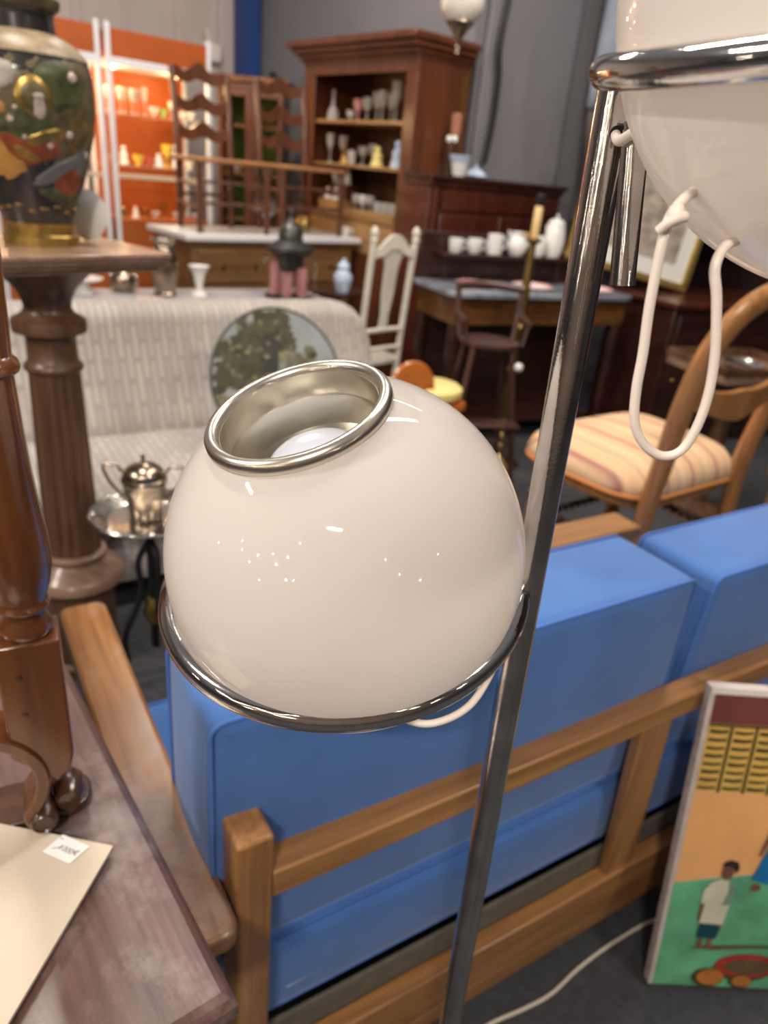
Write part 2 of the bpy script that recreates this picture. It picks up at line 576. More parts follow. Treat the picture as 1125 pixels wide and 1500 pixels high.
def ab(a, b, z=0):
    """hall axes: a runs along the left wall into the corner, b runs across towards the left wall"""
    return Vector((a * C42 - b * S42, a * S42 + b * C42, z))


structure(MB().box((-7, -3.2, -0.05), (7, 10, 0)).build('floor', CARPET))

# left wall: profiled sheet with narrow upright ribs
prof = []
a = -6.0
while a < 3.9:
    prof += [(a, 6.72), (a + 0.30, 6.72), (a + 0.315, 6.70), (a + 0.345, 6.70), (a + 0.36, 6.74), (a + 0.38, 6.74)]
    a += 0.40
vv, ff = [], []
for k, (pa, pb) in enumerate(prof):
    for z in (0, 4.5):
        vv.append(ab(pa, pb, z))
for k in range(len(prof) - 1):
    ff.append((2 * k, 2 * k + 2, 2 * k + 3, 2 * k + 1))
wl = MB().add(vv, ff)
structure(wl.build('wall_left', PANEL, smooth=False))


def wall(name, p, q, th, m, h=4.5):
    d = (q - p).normalized()
    n = Vector((-d.y, d.x, 0)) * th
    pts = [p, q, q + n, p + n]
    return structure(MB().prism([(v.x, v.y) for v in pts], 0, h).build(name, m, smooth=False))


wall('wall_back', ab(3.9, 3.87), ab(3.9, 6.72), -0.1, GREYW)
wall('wall_partition', ab(3.9, 3.86), ab(6.3, 3.86), 0.05, GREYW)
wall('wall_right', ab(6.2, -2.5), ab(6.2, 3.86), -0.1, mat('dark_red_wall', (0.035, 0.014, 0.012), 0.7, var=0.2, vscale=3))
wall('wall_rear', Vector((-6, -3.0, 0)), Vector((6, -3.0, 0)), -0.1, REARB)
structure(MB().box((-0.085, -0.085, 0), (0.085, 0.085, 4.5)).build('trim_1', STEEL, loc=ab(3.78, 6.60), rz=R(42)))

# ================================================================== FLOOR LAMP (subject)
PT, PB = Vector((0.1180, 0.518, 1.558)), Vector((0.151, 0.518, 0.02))
lampT = thing('floor_lamp', 'chrome floor lamp carrying two opal glass globes in steel rings', 'floor lamp', (0.151, 0.518, 0))
L0 = Vector((0.151, 0.518, 0))


def lb(mb, name, m, parent=None, **k):
    mb.v = [p - L0 for p in mb.v]
    return mb.build(name, m, parent or lampT, **k)


pole = lb(MB().tube([PT, PT.lerp(PB, .25), PT.lerp(PB, .5), PT.lerp(PB, .75), PB], 0.0122, 28), 'pole', CHROME_WORN)
lb(MB().lathe([(0.13, 0), (0.13, 0.012), (0.12, 0.018), (0.02, 0.022), (0.012, 0.05)], L0, 48), 'base', CHROME)
lb(MB().tube([(0.1295, 0.500, 1.540), (0.1405, 0.494, 1.446)], 0.0082, 22), 'sleeve', CHROME_WORN)
lb(MB().lathe([(0.004, 0), (0.0045, 0.0006), (0.0001, 0.0008)], (0.1200, 0.5062, 1.533), 20, axis=(0.1, -1, 0)), 'cord_hole', BLACKC)


def sphere_prof(r, a0=0.0, a1=180.0, n=48):
    return [(max(1e-6, r * math.sin(R(a0 + (a1 - a0) * i / n))), r * math.cos(R(a0 + (a1 - a0) * i / n))) for i in range(n + 1)]


def globe(c, axis, cut, ring_c, ring_n, ring_r):
    g = lb(MB().lathe(list(reversed(sphere_prof(0.140, cut, 180))), c, 96, axis=axis, caps=False), 'glass_globe', OPAL, angle=80)
    q = Vector((0, 0, 1)).rotation_difference(Vector(axis).normalized())
    # rolled aluminium collar round the opening, with a stepped inner wall
    h = 0.1285
    pr = [(0.0575, h - 0.008), (0.0640, h - 0.0065), (0.0672, h - 0.0015), (0.0668, h + 0.003), (0.0640, h + 0.0062), (0.0605, h + 0.0062), (0.0580, h + 0.0035), (0.0570, h - 0.001),
          (0.0565, h - 0.014), (0.0545, h - 0.016), (0.0540, h - 0.019), (0.0535, h - 0.043), (0.0470, h - 0.046), (0.0001, h - 0.046)]
    lb(MB().lathe(pr, c, 72, axis=axis, caps=False), 'collar', ALU, g, angle=50)
    bp = [(0.0385, h - 0.0458)] + [(0.0385 * math.cos(R(t)), h - 0.044 + 0.020 * math.sin(R(t))) for t in range(0, 90, 9)] + [(0.0001, h - 0.024)]
    lb(MB().lathe(bp, c, 48, axis=axis), 'bulb', BULB, g, angle=80)
    lb(MB().torus(ring_c, ring_n, 0.1445, ring_r, 96, 18), 'support_ring', CHROME)


GL = Vector((-0.0266, 0.502, 1.225))
GU = Vector((0.2253, 0.4015, 1.6016))
globe(GL, (-0.327, -0.25, 1.0), 24.0, Vector((-0.0272, 0.5265, 1.184)), (-0.105, -0.19, 1), 0.0108)
un = Vector((-0.191, -0.098, 1)).normalized()
globe(GU, (0.55, 0.75, 0.45), 24.0, GU + un * -0.0234, un, 0.0080)
# flex: from the pole hole into the upper globe, then the knotted hanging loop
lb(MB().tube(spline([(0.1195, 0.5055, 1.532), (0.1200, 0.494, 1.5285), (0.1245, 0.482, 1.533), (0.130, 0.470, 1.537), (0.138, 0.458, 1.536)]), 0.0032, 12), 'cord', CORDM)
loop = [(0.1325, 0.375, 1.506), (0.1215, 0.365, 1.498), (0.1165, 0.360, 1.487), (0.1175, 0.360, 1.455), (0.1200, 0.36, 1.430), (0.1212, 0.360, 1.411), (0.1245, 0.360, 1.394), (0.1325, 0.360, 1.3825), (0.1440, 0.360, 1.3775), (0.1535, 0.360, 1.384), (0.1575, 0.360, 1.405), (0.1555, 0.360, 1.430), (0.1485, 0.360, 1.458), (0.1440, 0.361, 1.472), (0.1475, 0.366, 1.481), (0.156, 0.374, 1.485)]
lb(MB().tube(spline(loop, 10), 0.0025, 12), 'cord', CORDM)
kn = MB()
kn.ball((0.1195, 0.360, 1.4935), 0.0042, sz=1.2)
kn.tube(spline([(0.123, 0.357, 1.493), (0.1165, 0.354, 1.491), (0.1125, 0.357, 1.486)], 6), 0.0024, 10)
lb(kn, 'cord_knot', CORDM)
lb(MB().tube(spline([(0.010, 0.475, 1.098), (0.036, 0.44, 1.1125), (0.058, 0.44, 1.1135), (0.082, 0.445, 1.130), (0.098, 0.46, 1.158), (0.118, 0.505, 1.175)]), 0.0030, 12), 'cord', CORDM)

# ================================================================== BLUE SOFA
SA = R(33)
sofa = thing('sofa', 'oak framed sofa with blue felt cushions, its back to the chrome lamp', 'sofa', (-0.1375, 0.605, 0), SA)
W = 2.35
MB().prism(rounded_rect(0, 0, 0.05, 0.058, 0.006), 0, 0.740).build('post', OAKZ, sofa, bevel=0.006)
MB().prism(rounded_rect(W - 0.05, 0, W, 0.058, 0.006), 0, 0.740).build('post', OAKZ, sofa, bevel=0.006)
MB().box((0.05, 0.004, 0.615), (W - 0.05, 0.050, 0.663)).build('back_rail', OAK, sofa, bevel=0.004)
MB().box((0.05, 0.002, 0.052), (W - 0.05, 0.036, 0.205)).build('lower_rail', OAK, sofa, bevel=0.004)
for x0 in (0.785, 1.50):
    MB().xprism([(x0 + 0.03, 0.20), (x0 + 0.115, 0.20), (x0 + 0.085, 0.617), (x0, 0.617)], 0.010, 0.034).build('slat', OAKZ, sofa, bevel=0.004)
MB().box((0.052, 0.037, 0.16), (W - 0.052, 0.046, 0.262)).build('webbing_board', WEBB, sofa, bevel=0.003)
for sx in (0, 1):
    x0, x1 = ((-0.095, -0.004), (W + 0.004, W + 0.095))[sx]
    ar = rounded_rect(x0, -0.03, x1, 0.79, 0.022)
    MB().prism(ar, 0.598, 0.632).build('armrest', OAKY, sofa, bevel=0.008, bseg=3)
    xm = x0 + 0.02
    MB().box((xm, 0.715, 0), (xm + 0.05, 0.765, 0.599)).build('front_leg', OAKZ, sofa, bevel=0.005)
MB().box((0.0, 0.655, 0.18), (W, 0.685, 0.262)).build('front_rail', OAK, sofa, bevel=0.004)


def cushion(x0, x1, y0, y1, z0, z1, name, puff=0.012, sub=2, slant=0.0, pipes=('b',)):
    nx, ny, nz = 10, 3, 6
    vv, idx, ff = [], {}, []

    def P(i, j, k):
        key = (i, j, k)
        if key not in idx:
            u, v, w = i / nx, j / ny, k / nz
            x = x0 + (x1 - x0) * u
            y = y0 + (y1 - y0) * v
            z = z0 + (z1 - z0) * w
            bu, bv, bw = 4 * u * (1 - u), 4 * v * (1 - v), 4 * w * (1 - w)
            y += puff * (2 * v - 1) * math.sqrt(bu * bw)
            z += puff * (2 * w - 1) * math.sqrt(bu * bv) * 0.7
            x += puff * (2 * u - 1) * math.sqrt(bv * bw) * 0.6 + slant * w
            idx[key] = len(vv)
            vv.append((x, y, z))
        return idx[key]
    for i in range(nx):
        for k in range(nz):
            ff.append((P(i, 0, k), P(i + 1, 0, k), P(i + 1, 0, k + 1), P(i, 0, k + 1)))
            ff.append((P(i, ny, k), P(i, ny, k + 1), P(i + 1, ny, k + 1), P(i + 1, ny, k)))
        for j in range(ny):
            ff.append((P(i, j, 0), P(i, j + 1, 0), P(i + 1, j + 1, 0), P(i + 1, j, 0)))
            ff.append((P(i, j, nz), P(i + 1, j, nz), P(i + 1, j + 1, nz), P(i, j + 1, nz)))
    for j in range(ny):
        for k in range(nz):
            ff.append((P(0, j, k), P(0, j, k + 1), P(0, j + 1, k + 1), P(0, j + 1, k)))
            ff.append((P(nx, j, k), P(nx, j + 1, k), P(nx, j + 1, k + 1), P(nx, j, k + 1)))
    c = MB().add(vv, ff).build(name, BLUE, sofa, bevel=0.018, bseg=4, angle=60)
    r = 0.0032
    i = 0.004
    for yy, s in ((y0, 1), (y1, -1)):
        zt, zb = z1 - i, z0 + i
        pts = []
        for cx, cz, a0 in ((x1 - 0.02, zt - 0.016, 0), (x0 + 0.02, zt - 0.016, 90), (x0 + 0.02, zb + 0.016, 180), (x1 - 0.02, zb + 0.016, 270)):
            for t in range(5):
                a = R(a0 + 22.5 * t)
                zz = cz + 0.018 * math.sin(a)
                pts.append((cx + 0.020 * math.cos(a) + slant * (zz - z0) / (z1 - z0), yy + s * 0.004, zz))
        MB().tube(pts, r, 8, closed=True).build('piping', PIPE, c)
    return c


cushion(-0.012, 0.885, 0.054, 0.245, 0.455, 0.892, 'back_cushion', slant=0.0)
cushion(0.93, 1.84, 0.060, 0.250, 0.455, 0.872, 'back_cushion', slant=0.03)
cushion(0.02, 0.92, 0.054, 0.665, 0.265, 0.430, 'seat_cushion', puff=0.010)
cushion(0.93, 1.84, 0.054, 0.665, 0.265, 0.430, 'seat_cushion', puff=0.010)
wp = [(0.10 + 0.02 * k, 0.0505, 0.318 + 0.002 * math.sin(k)) for k in range(40)]
MB().tube(wp, 0.0035, 6).build('worn_seam', WEAR, sofa)

# ================================================================== MAHOGANY TABLE with what stands on it
TC = Vector((-0.096, 0.431, 0))
TA = math.atan2(0.517, -0.416)       # long edge runs away to the left
tab = thing('table', 'reddish mahogany table with moulded edge, under the cream board', 'table', TC, TA - R(180))
# local x points back towards the near corner (x=0 at corner, negative away), local -y... table lies at +y? solved: width along local -y
sgn = -1
TL, TWD = 0.98, 0.62
Mx = MB()
cor = 0.0
poly = [(-TL, 0), (0, 0), (0, sgn * TWD), (-TL, sgn * TWD)]
ins = 0.011
top = MB()
v = []
for z, i in ((0.716, 0.004), (0.720, 0.0), (0.736, 0.0), (0.744, 0.006), (0.750, 0.013)):
    v += [(-TL + i, -i, z), (-i, -i, z), (-i, -TWD + i, z), (-TL + i, -TWD + i, z)]
f = [(3, 2, 1, 0)] if False else [(0, 1, 2, 3)]
f = [(3, 2, 1, 0)]
for k in range(4):
    for s in range(4):
        t = (s + 1) % 4
        f.append((4 * k + t, 4 * k + s, 4 * k + 4 + s, 4 * k + 4 + t))
f.append((16, 17, 18, 19))
top.add(v, f)
tt = top.build('tabletop', MAHO, tab, smooth=False)
MB().box((-TL + 0.09, -TWD + 0.07, 0.60), (-0.10, -0.10, 0.716)).build('apron', MAHE, tab, bevel=0.003)
for lx_, ly_ in ((-0.14, -0.14), (-0.14, -TWD + 0.11), (-TL + 0.13, -0.14), (-TL + 0.13, -TWD + 0.11)):
    MB().lathe([(0.018, 0), (0.024, 0.03), (0.02, 0.10), (0.028, 0.4), (0.034, 0.52), (0.03, 0.601)], (lx_, ly_, 0), 20).build('leg', MAHE, tab)

# cream board with a price tag
bd = thing('board', 'cream board with handwritten price tag lying on the mahogany table', 'board')
bz = 0.765
bp = [(-0.2775, 0.575), (-0.419, 0.590), (-0.46, 0.30), (-0.303, 0.345)]
bp = [(-0.2755, 0.5745), (-0.297, 0.383), (-0.300, 0.345), (-0.470, 0.345), (-0.47, 0.592), (-0.415, 0.589)]
MB().prism(list(reversed(bp)), bz - 0.004, bz).build('panel', [CARD], bd, smooth=False)
MB().prism([(-0.305, 0.53), (-0.46, 0.53), (-0.46, 0.36), (-0.325, 0.36)], 0.7502, bz - 0.004).build('backing_frame', CARDE, bd, smooth=False)
tg0 = Vector((-0.3255, 0.5635, bz + 0.0006))
tx, ty = Vector((0.0365, -0.012, 0)), Vector((0.0125, 0.0250, 0))
tgo = MB().add([tg0 - tx * .5 - ty * .5, tg0 + tx * .5 - ty * .5, tg0 + tx * .5 + ty * .5, tg0 - tx * .5 + ty * .5,
                tg0 - tx * .5 - ty * .5 + Vector((0, 0, .0004)), tg0 + tx * .5 - ty * .5 + Vector((0, 0, .0004)), tg0 + tx * .5 + ty * .5 + Vector((0, 0, .0004)), tg0 - tx * .5 + ty * .5 + Vector((0, 0, .0004))],
               [(3, 2, 1, 0), (4, 5, 6, 7), (0, 1, 5, 4), (1, 2, 6, 5), (2, 3, 7, 6), (3, 0, 4, 7)]).build('price_tag', PAPER, bd, smooth=False)
ink = MB()


def stroke(pts, r=0.00035):
    ink.tube([tg0 + tx * x + ty * y + Vector((0, 0, 0.0006)) for x, y in pts], r, 6)


stroke([(-.46, .36), (-.44, .28)]); stroke([(-.38, .36), (-.36, .28)])
stroke([(-.36, -.22), (-.22, -.08), (-.16, .10)]); stroke([(-.16, .10), (-.17, -.16)])
for cx in (-.04, .08, .20):
    stroke([(cx + .045 * math.cos(k * .8), .0 + .12 * math.sin(k * .8) - .02) for k in range(9)])
stroke([(.42, .10), (.34, .14), (.30, .02), (.34, -.10), (.42, -.08)]); stroke([(.27, .05), (.38, .05)]); stroke([(.27, -.02), (.38, -.02)])
ink.build('handwriting', INK, tgo)

# turned walnut upright with scroll foot on the table
AX = Vector((-0.366, 0.619, 0.75))
up_ = thing('turned_stand', 'polished walnut turned upright with scroll foot standing on mahogany table', 'stand', AX, R(27))
MB().prism(rounded_rect(-0.085, -0.008, 0.045, 0.060, 0.03), 0.0003, 0.012).build('dark_plate', WALND, up_, bevel=0.003)  # dark rounded plate lying flat below block and scrolls
blk = [(-0.032, 0.125), (-0.032, 0.275), (0.031, 0.275), (0.031, 0.118), (0.026, 0.095), (0.010, 0.078), (-0.006, 0.10)]
MB().xprism(blk, -0.026, 0.026).build('block', WALN, up_, bevel=0.003)
for zz in (0.235, 0.185):
    MB().lathe([(0.0035, 0), (0.003, 0.0008), (0.0001, 0.001)], (-0.012, -0.0262, zz), 14, axis=(0, -1, 0)).build('peg', WALND, up_)
sc = spline([(-0.090, 0, 0.155), (-0.062, 0, 0.158), (-0.034, 0, 0.148), (-0.012, 0, 0.122), (-0.004, 0, 0.092), (-0.010, 0, 0.062), (-0.022, 0, 0.040), (-0.020, 0, 0.022)], 6)
v, f = [], []
for i, p in enumerate(sc):
    t = (sc[min(i + 1, len(sc) - 1)] - sc[max(i - 1, 0)]).normalized()
    n = Vector((-t.z, 0, t.x)) * 0.0075
    for s, yy in ((1, -0.030), (1, 0.024), (-1, 0.024), (-1, -0.030)):
        q = p + n * s
        v.append((q.x, yy, q.z))
for i in range(len(sc) - 1):
    for k in range(4):
        l = (k + 1) % 4
        f.append((4 * i + k, 4 * i + l, 4 * i + 4 + l, 4 * i + 4 + k))
f += [(3, 2, 1, 0), tuple(range(len(v) - 4, len(v)))]
MB().add(v, f).build('scroll_bracket', WALN, up_, bevel=0.0025)
MB().lathe([(0.0001, -0.034), (0.010, -0.034), (0.012, -0.036), (0.014, -0.034), (0.0155, -0.030), (0.0155, 0.026), (0.013, 0.030), (0.0001, 0.030)], (-0.010, 0, 0.0275), 28, axis=(0, 1, 0)).build('scroll_volute', WALND, up_)
MB().lathe([(0.0001, -0.022), (0.013, -0.020), (0.0185, -0.008), (0.0185, 0.016), (0.013, 0.026), (0.0001, 0.028)], (0.019, 0.002, 0.0365), 28, axis=(0, 1, 0)).build('scroll_volute', WALND, up_)
MB().lathe([(0.0225, 0.275), (0.0265, 0.281), (0.0265, 0.288), (0.021, 0.296), (0.0205, 0.303), (0.0245, 0.306), (0.0265, 0.311), (0.0245, 0.316), (0.0235, 0.319), (0.0290, 0.334), (0.0325, 0.353), (0.0332, 0.372), (0.0318, 0.395),
            (0.0285, 0.425), (0.0255, 0.46), (0.0232, 0.50), (0.0216, 0.54), (0.0212, 0.553), (0.0265, 0.557), (0.0275, 0.562), (0.0255, 0.567), (0.0215, 0.571), (0.0225, 0.60), (0.0235, 0.66), (0.0225, 0.72), (0.018, 0.77), (0.018, 0.80), (0.024, 0.81), (0.0001, 0.825)],
           (0, 0, 0), 40).build('column', WALN, up_)

# ================================================================== PEDESTAL + VASE
PD = (-0.916, 1.86, 0.105)
ped = thing('pedestal', 'fluted wooden column pedestal with square top, before the pale sofa', 'pedestal', PD, R(3))
ped.scale = (0.93, 0.93, 0.93)
MB().lathe([(0.13, -0.1128), (0.13, -0.08), (0.115, -0.07), (0.11, 0.22)], (0, 0, 0), 40).build('plinth', PEDW, ped)
MB().lathe([(0.140, 0.205), (0.150, 0.215), (0.150, 0.235), (0.138, 0.250), (0.115, 0.268), (0.095, 0.290), (0.098, 0.296), (0.098, 0.308), (0.086, 0.318)], (0, 0, 0), 48).build('base_moulding', PEDT, ped)
MB().lathe([(0.084, 0.318), (0.082, 0.36), (0.078, 0.6), (0.071, 0.88), (0.070, 0.90)], (0, 0, 0), 96, flute=(0.33, 0.89, 16, 0.09)).build('fluted_shaft', PEDW, ped, angle=60)
MB().lathe([(0.076, 0.90), (0.080, 0.905), (0.080, 0.915), (0.072, 0.925), (0.068, 0.93), (0.066, 0.99), (0.070, 1.0), (0.098, 1.012), (0.100, 1.03), (0.098, 1.045), (0.070, 1.06), (0.062, 1.075), (0.066, 1.10), (0.080, 1.13), (0.115, 1.165), (0.135, 1.185), (0.135, 1.195)], (0, 0, 0), 48).build('capital', PEDW, ped)
tp = MB()
for z0, z1, h in ((1.195, 1.207, 0.215), (1.207, 1.217, 0.228), (1.217, 1.228, 0.236), (1.228, 1.244, 0.240)):
    tp.prism([(h * 1.43 * math.cos(R(a_)), h * 1.43 * math.sin(R(a_))) for a_ in (-86, 4, 94, 184)], z0, z1)
tp.build('top_slab', PEDT, ped, bevel=0.004, smooth=False)

VZ = 1.2445
vase = thing('vase', 'large dark oriental vase with gilt and coloured figures on pedestal', 'vase', (-0.9105, 1.86, 0.105 + VZ * 0.93))
vase.scale = (0.93, 0.93, 0.93)
vprof = [(0.090, 0.0), (0.092, 0.004), (0.092, 0.022), (0.086, 0.026), (0.085, 0.045), (0.088, 0.055), (0.095, 0.075), (0.112, 0.135), (0.134, 0.205), (0.150, 0.270), (0.158, 0.335), (0.157, 0.390), (0.145, 0.430), (0.118, 0.456), (0.092, 0.468), (0.080, 0.474), (0.077, 0.512), (0.084, 0.522), (0.093, 0.532), (0.093, 0.544), (0.086, 0.549), (0.074, 0.54), (0.07, 0.49), (0.0001, 0.47)]


def vr(z):
    for (r0, z0), (r1, z1) in zip(vprof, vprof[1:]):
        if z0 <= z <= z1:
            return r0 + (r1 - r0) * (z - z0) / (z1 - z0 + 1e-9)
    return 0.09


fine = []
for i in range(len(vprof) - 1):
    for k in range(4):
        t = k / 4
        fine.append((vprof[i][0] * (1 - t) + vprof[i + 1][0] * t, vprof[i][1] * (1 - t) + vprof[i + 1][1] * t))
fine.append(vprof[-1])
VBODY = mat('vase_glaze', (0.030, 0.026, 0.024), 0.22, coat=0.4, var=0.5, vscale=14)
vb = MB().lathe(fine, (0, 0, 0), 64).build('body', VBODY, vase)
VM = [mat('vase_gold', (0.38, 0.25, 0.07), 0.3, 0.8, var=0.3, vscale=40), mat('vase_grey', (0.36, 0.33, 0.29), 0.4, var=0.2, vscale=30), mat('vase_green', (0.060, 0.066, 0.026), 0.35, var=0.5, vscale=50),
      mat('vase_ochre', (0.42, 0.21, 0.055), 0.35, var=0.15, vscale=30), mat('vase_red', (0.20, 0.050, 0.020), 0.35, var=0.35, vscale=40), mat('vase_skin', (0.46, 0.36, 0.31), 0.4, var=0.2, vscale=40),
      mat('vase_slate', (0.13, 0.13, 0.13), 0.4, var=0.15, vscale=20), mat('vase_olive', (0.10, 0.078, 0.036), 0.35, var=0.4, vscale=40), mat('vase_black', (0.018, 0.016, 0.016), 0.2, coat=0.4)]
pat = MB()


def patch(ph, z, rp, rz_, m, lift=1, n=22, wob=0.12, rot=0, seed=0):
    """enamel blob laid on the vase wall: ph degrees round from the viewer (positive to the right)"""
    rnd = random.Random(seed + int(ph * 7 + z * 999))
    rings = 6
    P, F = [], []
    ws = [1 + wob * rnd.uniform(-1, 1) for _ in range(n)]
    for j in range(rings + 1):
        for k in range(n):
            a_ = 2 * math.pi * k / n
            s = j / rings * ws[k]
            dx, dz = rp * s * math.cos(a_), rz_ * s * math.sin(a_)
            dx, dz = dx * math.cos(R(rot)) - dz * math.sin(R(rot)), dx * math.sin(R(rot)) + dz * math.cos(R(rot))
            zz = min(0.45, max(0.05, z + dz))
            rr = vr(zz) + 0.0011 * lift * (1 - (j / rings) ** 6) + 0.0004 * lift
            an = R(-90 + 26 + ph) + dx / rr
            P.append((rr * math.cos(an), rr * math.sin(an), zz))
    for j in range(rings):
        for k in range(n):
            l = (k + 1) % n
            F.append((j * n + k, j * n + l, (j + 1) * n + l, (j + 1) * n + k))
    pat.add(P, F, m)


# (the viewer sees the right half of the vase)
patch(-20, 0.30, 0.20, 0.13, 7, 1, seed=3)
patch(50, 0.30, 0.09, 0.14, 7, 1.2, seed=5)
patch(30, 0.36, 0.075, 0.055, 2, 1.6)
patch(-38, 0.35, 0.05, 0.035, 1, 2.4)
patch(-20, 0.375, 0.036, 0.030, 1, 2.4)
patch(-62, 0.36, 0.05, 0.04, 1, 2.2)
patch(-30, 0.31, 0.035, 0.018, 3, 2.6)
patch(-4, 0.265, 0.062, 0.050, 2, 2.2, rot=20)
patch(6, 0.335, 0.043, 0.045, 0, 2.8, wob=0.02)
patch(6, 0.335, 0.034, 0.036, 7, 3.6, wob=0.02)
patch(9, 0.315, 0.015, 0.026, 5, 4.6, wob=0.06)
patch(9, 0.337, 0.014, 0.009, 1, 5.2)
patch(-26, 0.205, 0.045, 0.050, 3, 2.5, rot=-35)
patch(-45, 0.21, 0.04, 0.06, 3, 2.4, rot=-25)
patch(-12, 0.225, 0.050, 0.028, 4, 3.0, rot=-30)
patch(-8, 0.215, 0.035, 0.014, 0, 3.6, rot=-25)
patch(12, 0.225, 0.034, 0.022, 4, 3.2, rot=10)
patch(12, 0.252, 0.05, 0.016, 0, 3.6, rot=15)
patch(48, 0.26, 0.040, 0.045, 0, 2.6, wob=0.05)
patch(48, 0.26, 0.034, 0.039, 7, 3.2, wob=0.05)
patch(30, 0.185, 0.072, 0.020, 6, 3.0, rot=28)
patch(52, 0.215, 0.02, 0.06, 6, 2.8)
patch(40, 0.155, 0.042, 0.038, 4, 3.6, wob=0.06)
patch(30, 0.120, 0.055, 0.016, 2, 3.0, rot=-18)
patch(48, 0.110, 0.035, 0.02, 2, 3.0)
for k, (p_, z_, s_) in enumerate([(-15, 0.285, .008), (16, .235, .008), (35, .262, .009), (-34, .275, .010), (-5, .25, .006), (60, .22, .009), (40, .385, .012), (-10, .31, .006)]):
    patch(p_, z_, s_, s_, 5, 4.2)
for k in range(9):
    patch(-60 + 17 * k, 0.085 + 0.006 * (k % 3), 0.010, 0.004, 0, 2.5)
pat.build('enamel_figures', VM, vb)
MB().lathe([(0.0825, 0.4745), (0.0935, 0.4695), (0.120, 0.4572), (0.147, 0.4310), (0.149, 0.424)], (0, 0, 0), 64, caps=False).build('shoulder_band', mat('vase_tan', (0.26, 0.20, 0.12), 0.4, 0.0, var=0.3, vscale=40), vase)
MB().lathe([(0.0932, 0.0), (0.0935, 0.004), (0.0935, 0.021), (0.0872, 0.027), (0.0866, 0.046), (0.089, 0.054)], (0, 0, 0), 64, caps=False).build('foot_band', VM[0], vase)
MB().lathe([(0.086, 0.522), (0.0942, 0.5315), (0.0945, 0.545), (0.086, 0.5505), (0.078, 0.546)], (0, 0, 0), 64, caps=False).build('rim', VM[7], vase)

dd_ = thing('saucer', 'small white glass saucer standing on edge right of large vase', 'saucer', (-0.845, 1.985, 1.263), R(-20))
MB().lathe([(0.0001, 0.010), (0.030, 0.010), (0.058, 0.0), (0.062, 0.002), (0.034, 0.016), (0.0001, 0.016)], (0, 0.004, 0.062), 36, axis=(0, -1, 0.12)).build('dish', PORC, dd_)
MB().lathe([(0.026, 0.004), (0.03, 0.0), (0.03, 0.010)], (0, 0.014, 0.060), 28, axis=(0, -1, 0.12)).build('foot_ring', PORC, dd_)

# ================================================================== PALE SOFA + ROUND PAINTING
E1, E2 = Vector((math.cos(SA), math.sin(SA), 0)), Vector((-math.sin(SA), math.cos(SA), 0))


def sofaframe(e1, e2, z=0):
    return E1 * e1 + E2 * e2 + Vector((0, 0, z))


ps = thing('sofa', 'pale greige armless sofa with dashed upholstery and round painting on it', 'sofa', sofaframe(0.0, 2.25), SA)


def soft_block(poly, x0, x1, name, r=0.05):
    """section in (y,z) run along x with a rounded end"""
    n = len(poly)
    cy = sum(p[0] for p in poly) / n
    cz = sum(p[1] for p in poly) / n
    v, f = [], []
    steps = [(x0, 0.90), (x0 + 0.02, 0.97), (x0 + 0.06, 1.0)] + [(x0 + 0.06 + (x1 - x0 - 0.12) * k / 6, 1.0) for k in range(1, 6)] + [(x1 - 0.06, 1.0), (x1 - 0.02, 0.97), (x1, 0.90)]
    for x, s in steps:
        for y, z in poly:
            v.append((x, cy + (y - cy) * s, cz + (z - cz) * s))
    for i in range(len(steps) - 1):
        for k in range(n):
            l = (k + 1) % n
            f.append((i * n + k, i * n + l, (i + 1) * n + l, (i + 1) * n + k))
    f += [tuple(range(n - 1, -1, -1)), tuple(range((len(steps) - 1) * n, len(steps) * n))]
    return MB().add(v, f).build(name, GREIGE, ps, angle=60)


def bez_back():
    pts = [(0.60, 0.40), (0.66, 0.52), (0.74, 0.68), (0.80, 0.83)]
    for k in range(9):
        a_ = R(160 - 160 * k / 8)
        pts.append((0.90 + 0.105 * math.cos(a_), 0.835 + 0.085 * math.sin(a_)))
    pts += [(1.00, 0.6), (0.98, 0.20), (0.70, 0.18)]
    return pts


# rounded upper corner on the right end: back built as an outline in x,z, leaning
v, f = [], []
xs = [0.12] + [0.3 + 0.2 * k for k in range(7)] + [1.62, 1.68, 1.73, 1.77, 1.80, 1.815]
drop = {1.62: 0.0, 1.68: 0.012, 1.73: 0.035, 1.77: 0.075, 1.80: 0.14, 1.815: 0.22}
pb = bez_back()
for x in xs:
    d_ = drop.get(x, 0.0)
    zm = 0.920 - d_
    for y, z in pb:
        zz = 0.18 + (z - 0.18) * (zm - 0.18) / (0.920 - 0.18)
        v.append((x, y, zz))
n = len(pb)
for i in range(len(xs) - 1):
    for k in range(n):
        l = (k + 1) % n
        f.append((i * n + k, i * n + l, (i + 1) * n + l, (i + 1) * n + k))
f += [tuple(range(n - 1, -1, -1)), tuple(range((len(xs) - 1) * n, len(xs) * n))]
MB().add(v, f).build('backrest', GREIGE, ps, angle=60)
seat = [(0.0, 0.30), (-0.015, 0.36), (-0.01, 0.42), (0.02, 0.447), (0.07, 0.452), (0.58, 0.452), (0.62, 0.44), (0.62, 0.285), (0.02, 0.285)]
soft_block(seat, 0.12, 1.81, 'seat_cushion')
soft_block([(0.02, 0.12), (0.01, 0.20), (0.015, 0.284), (0.66, 0.284), (0.66, 0.12)], 0.13, 1.80, 'seat_base')
for lx_ in (0.2, 1.72):
    for ly_ in (0.08, 0.86):
        MB().lathe([(0.018, 0), (0.025, 0.14)], (lx_, ly_, 0), 16).build('leg', IRON, ps)
    # rear legs reach the back frame

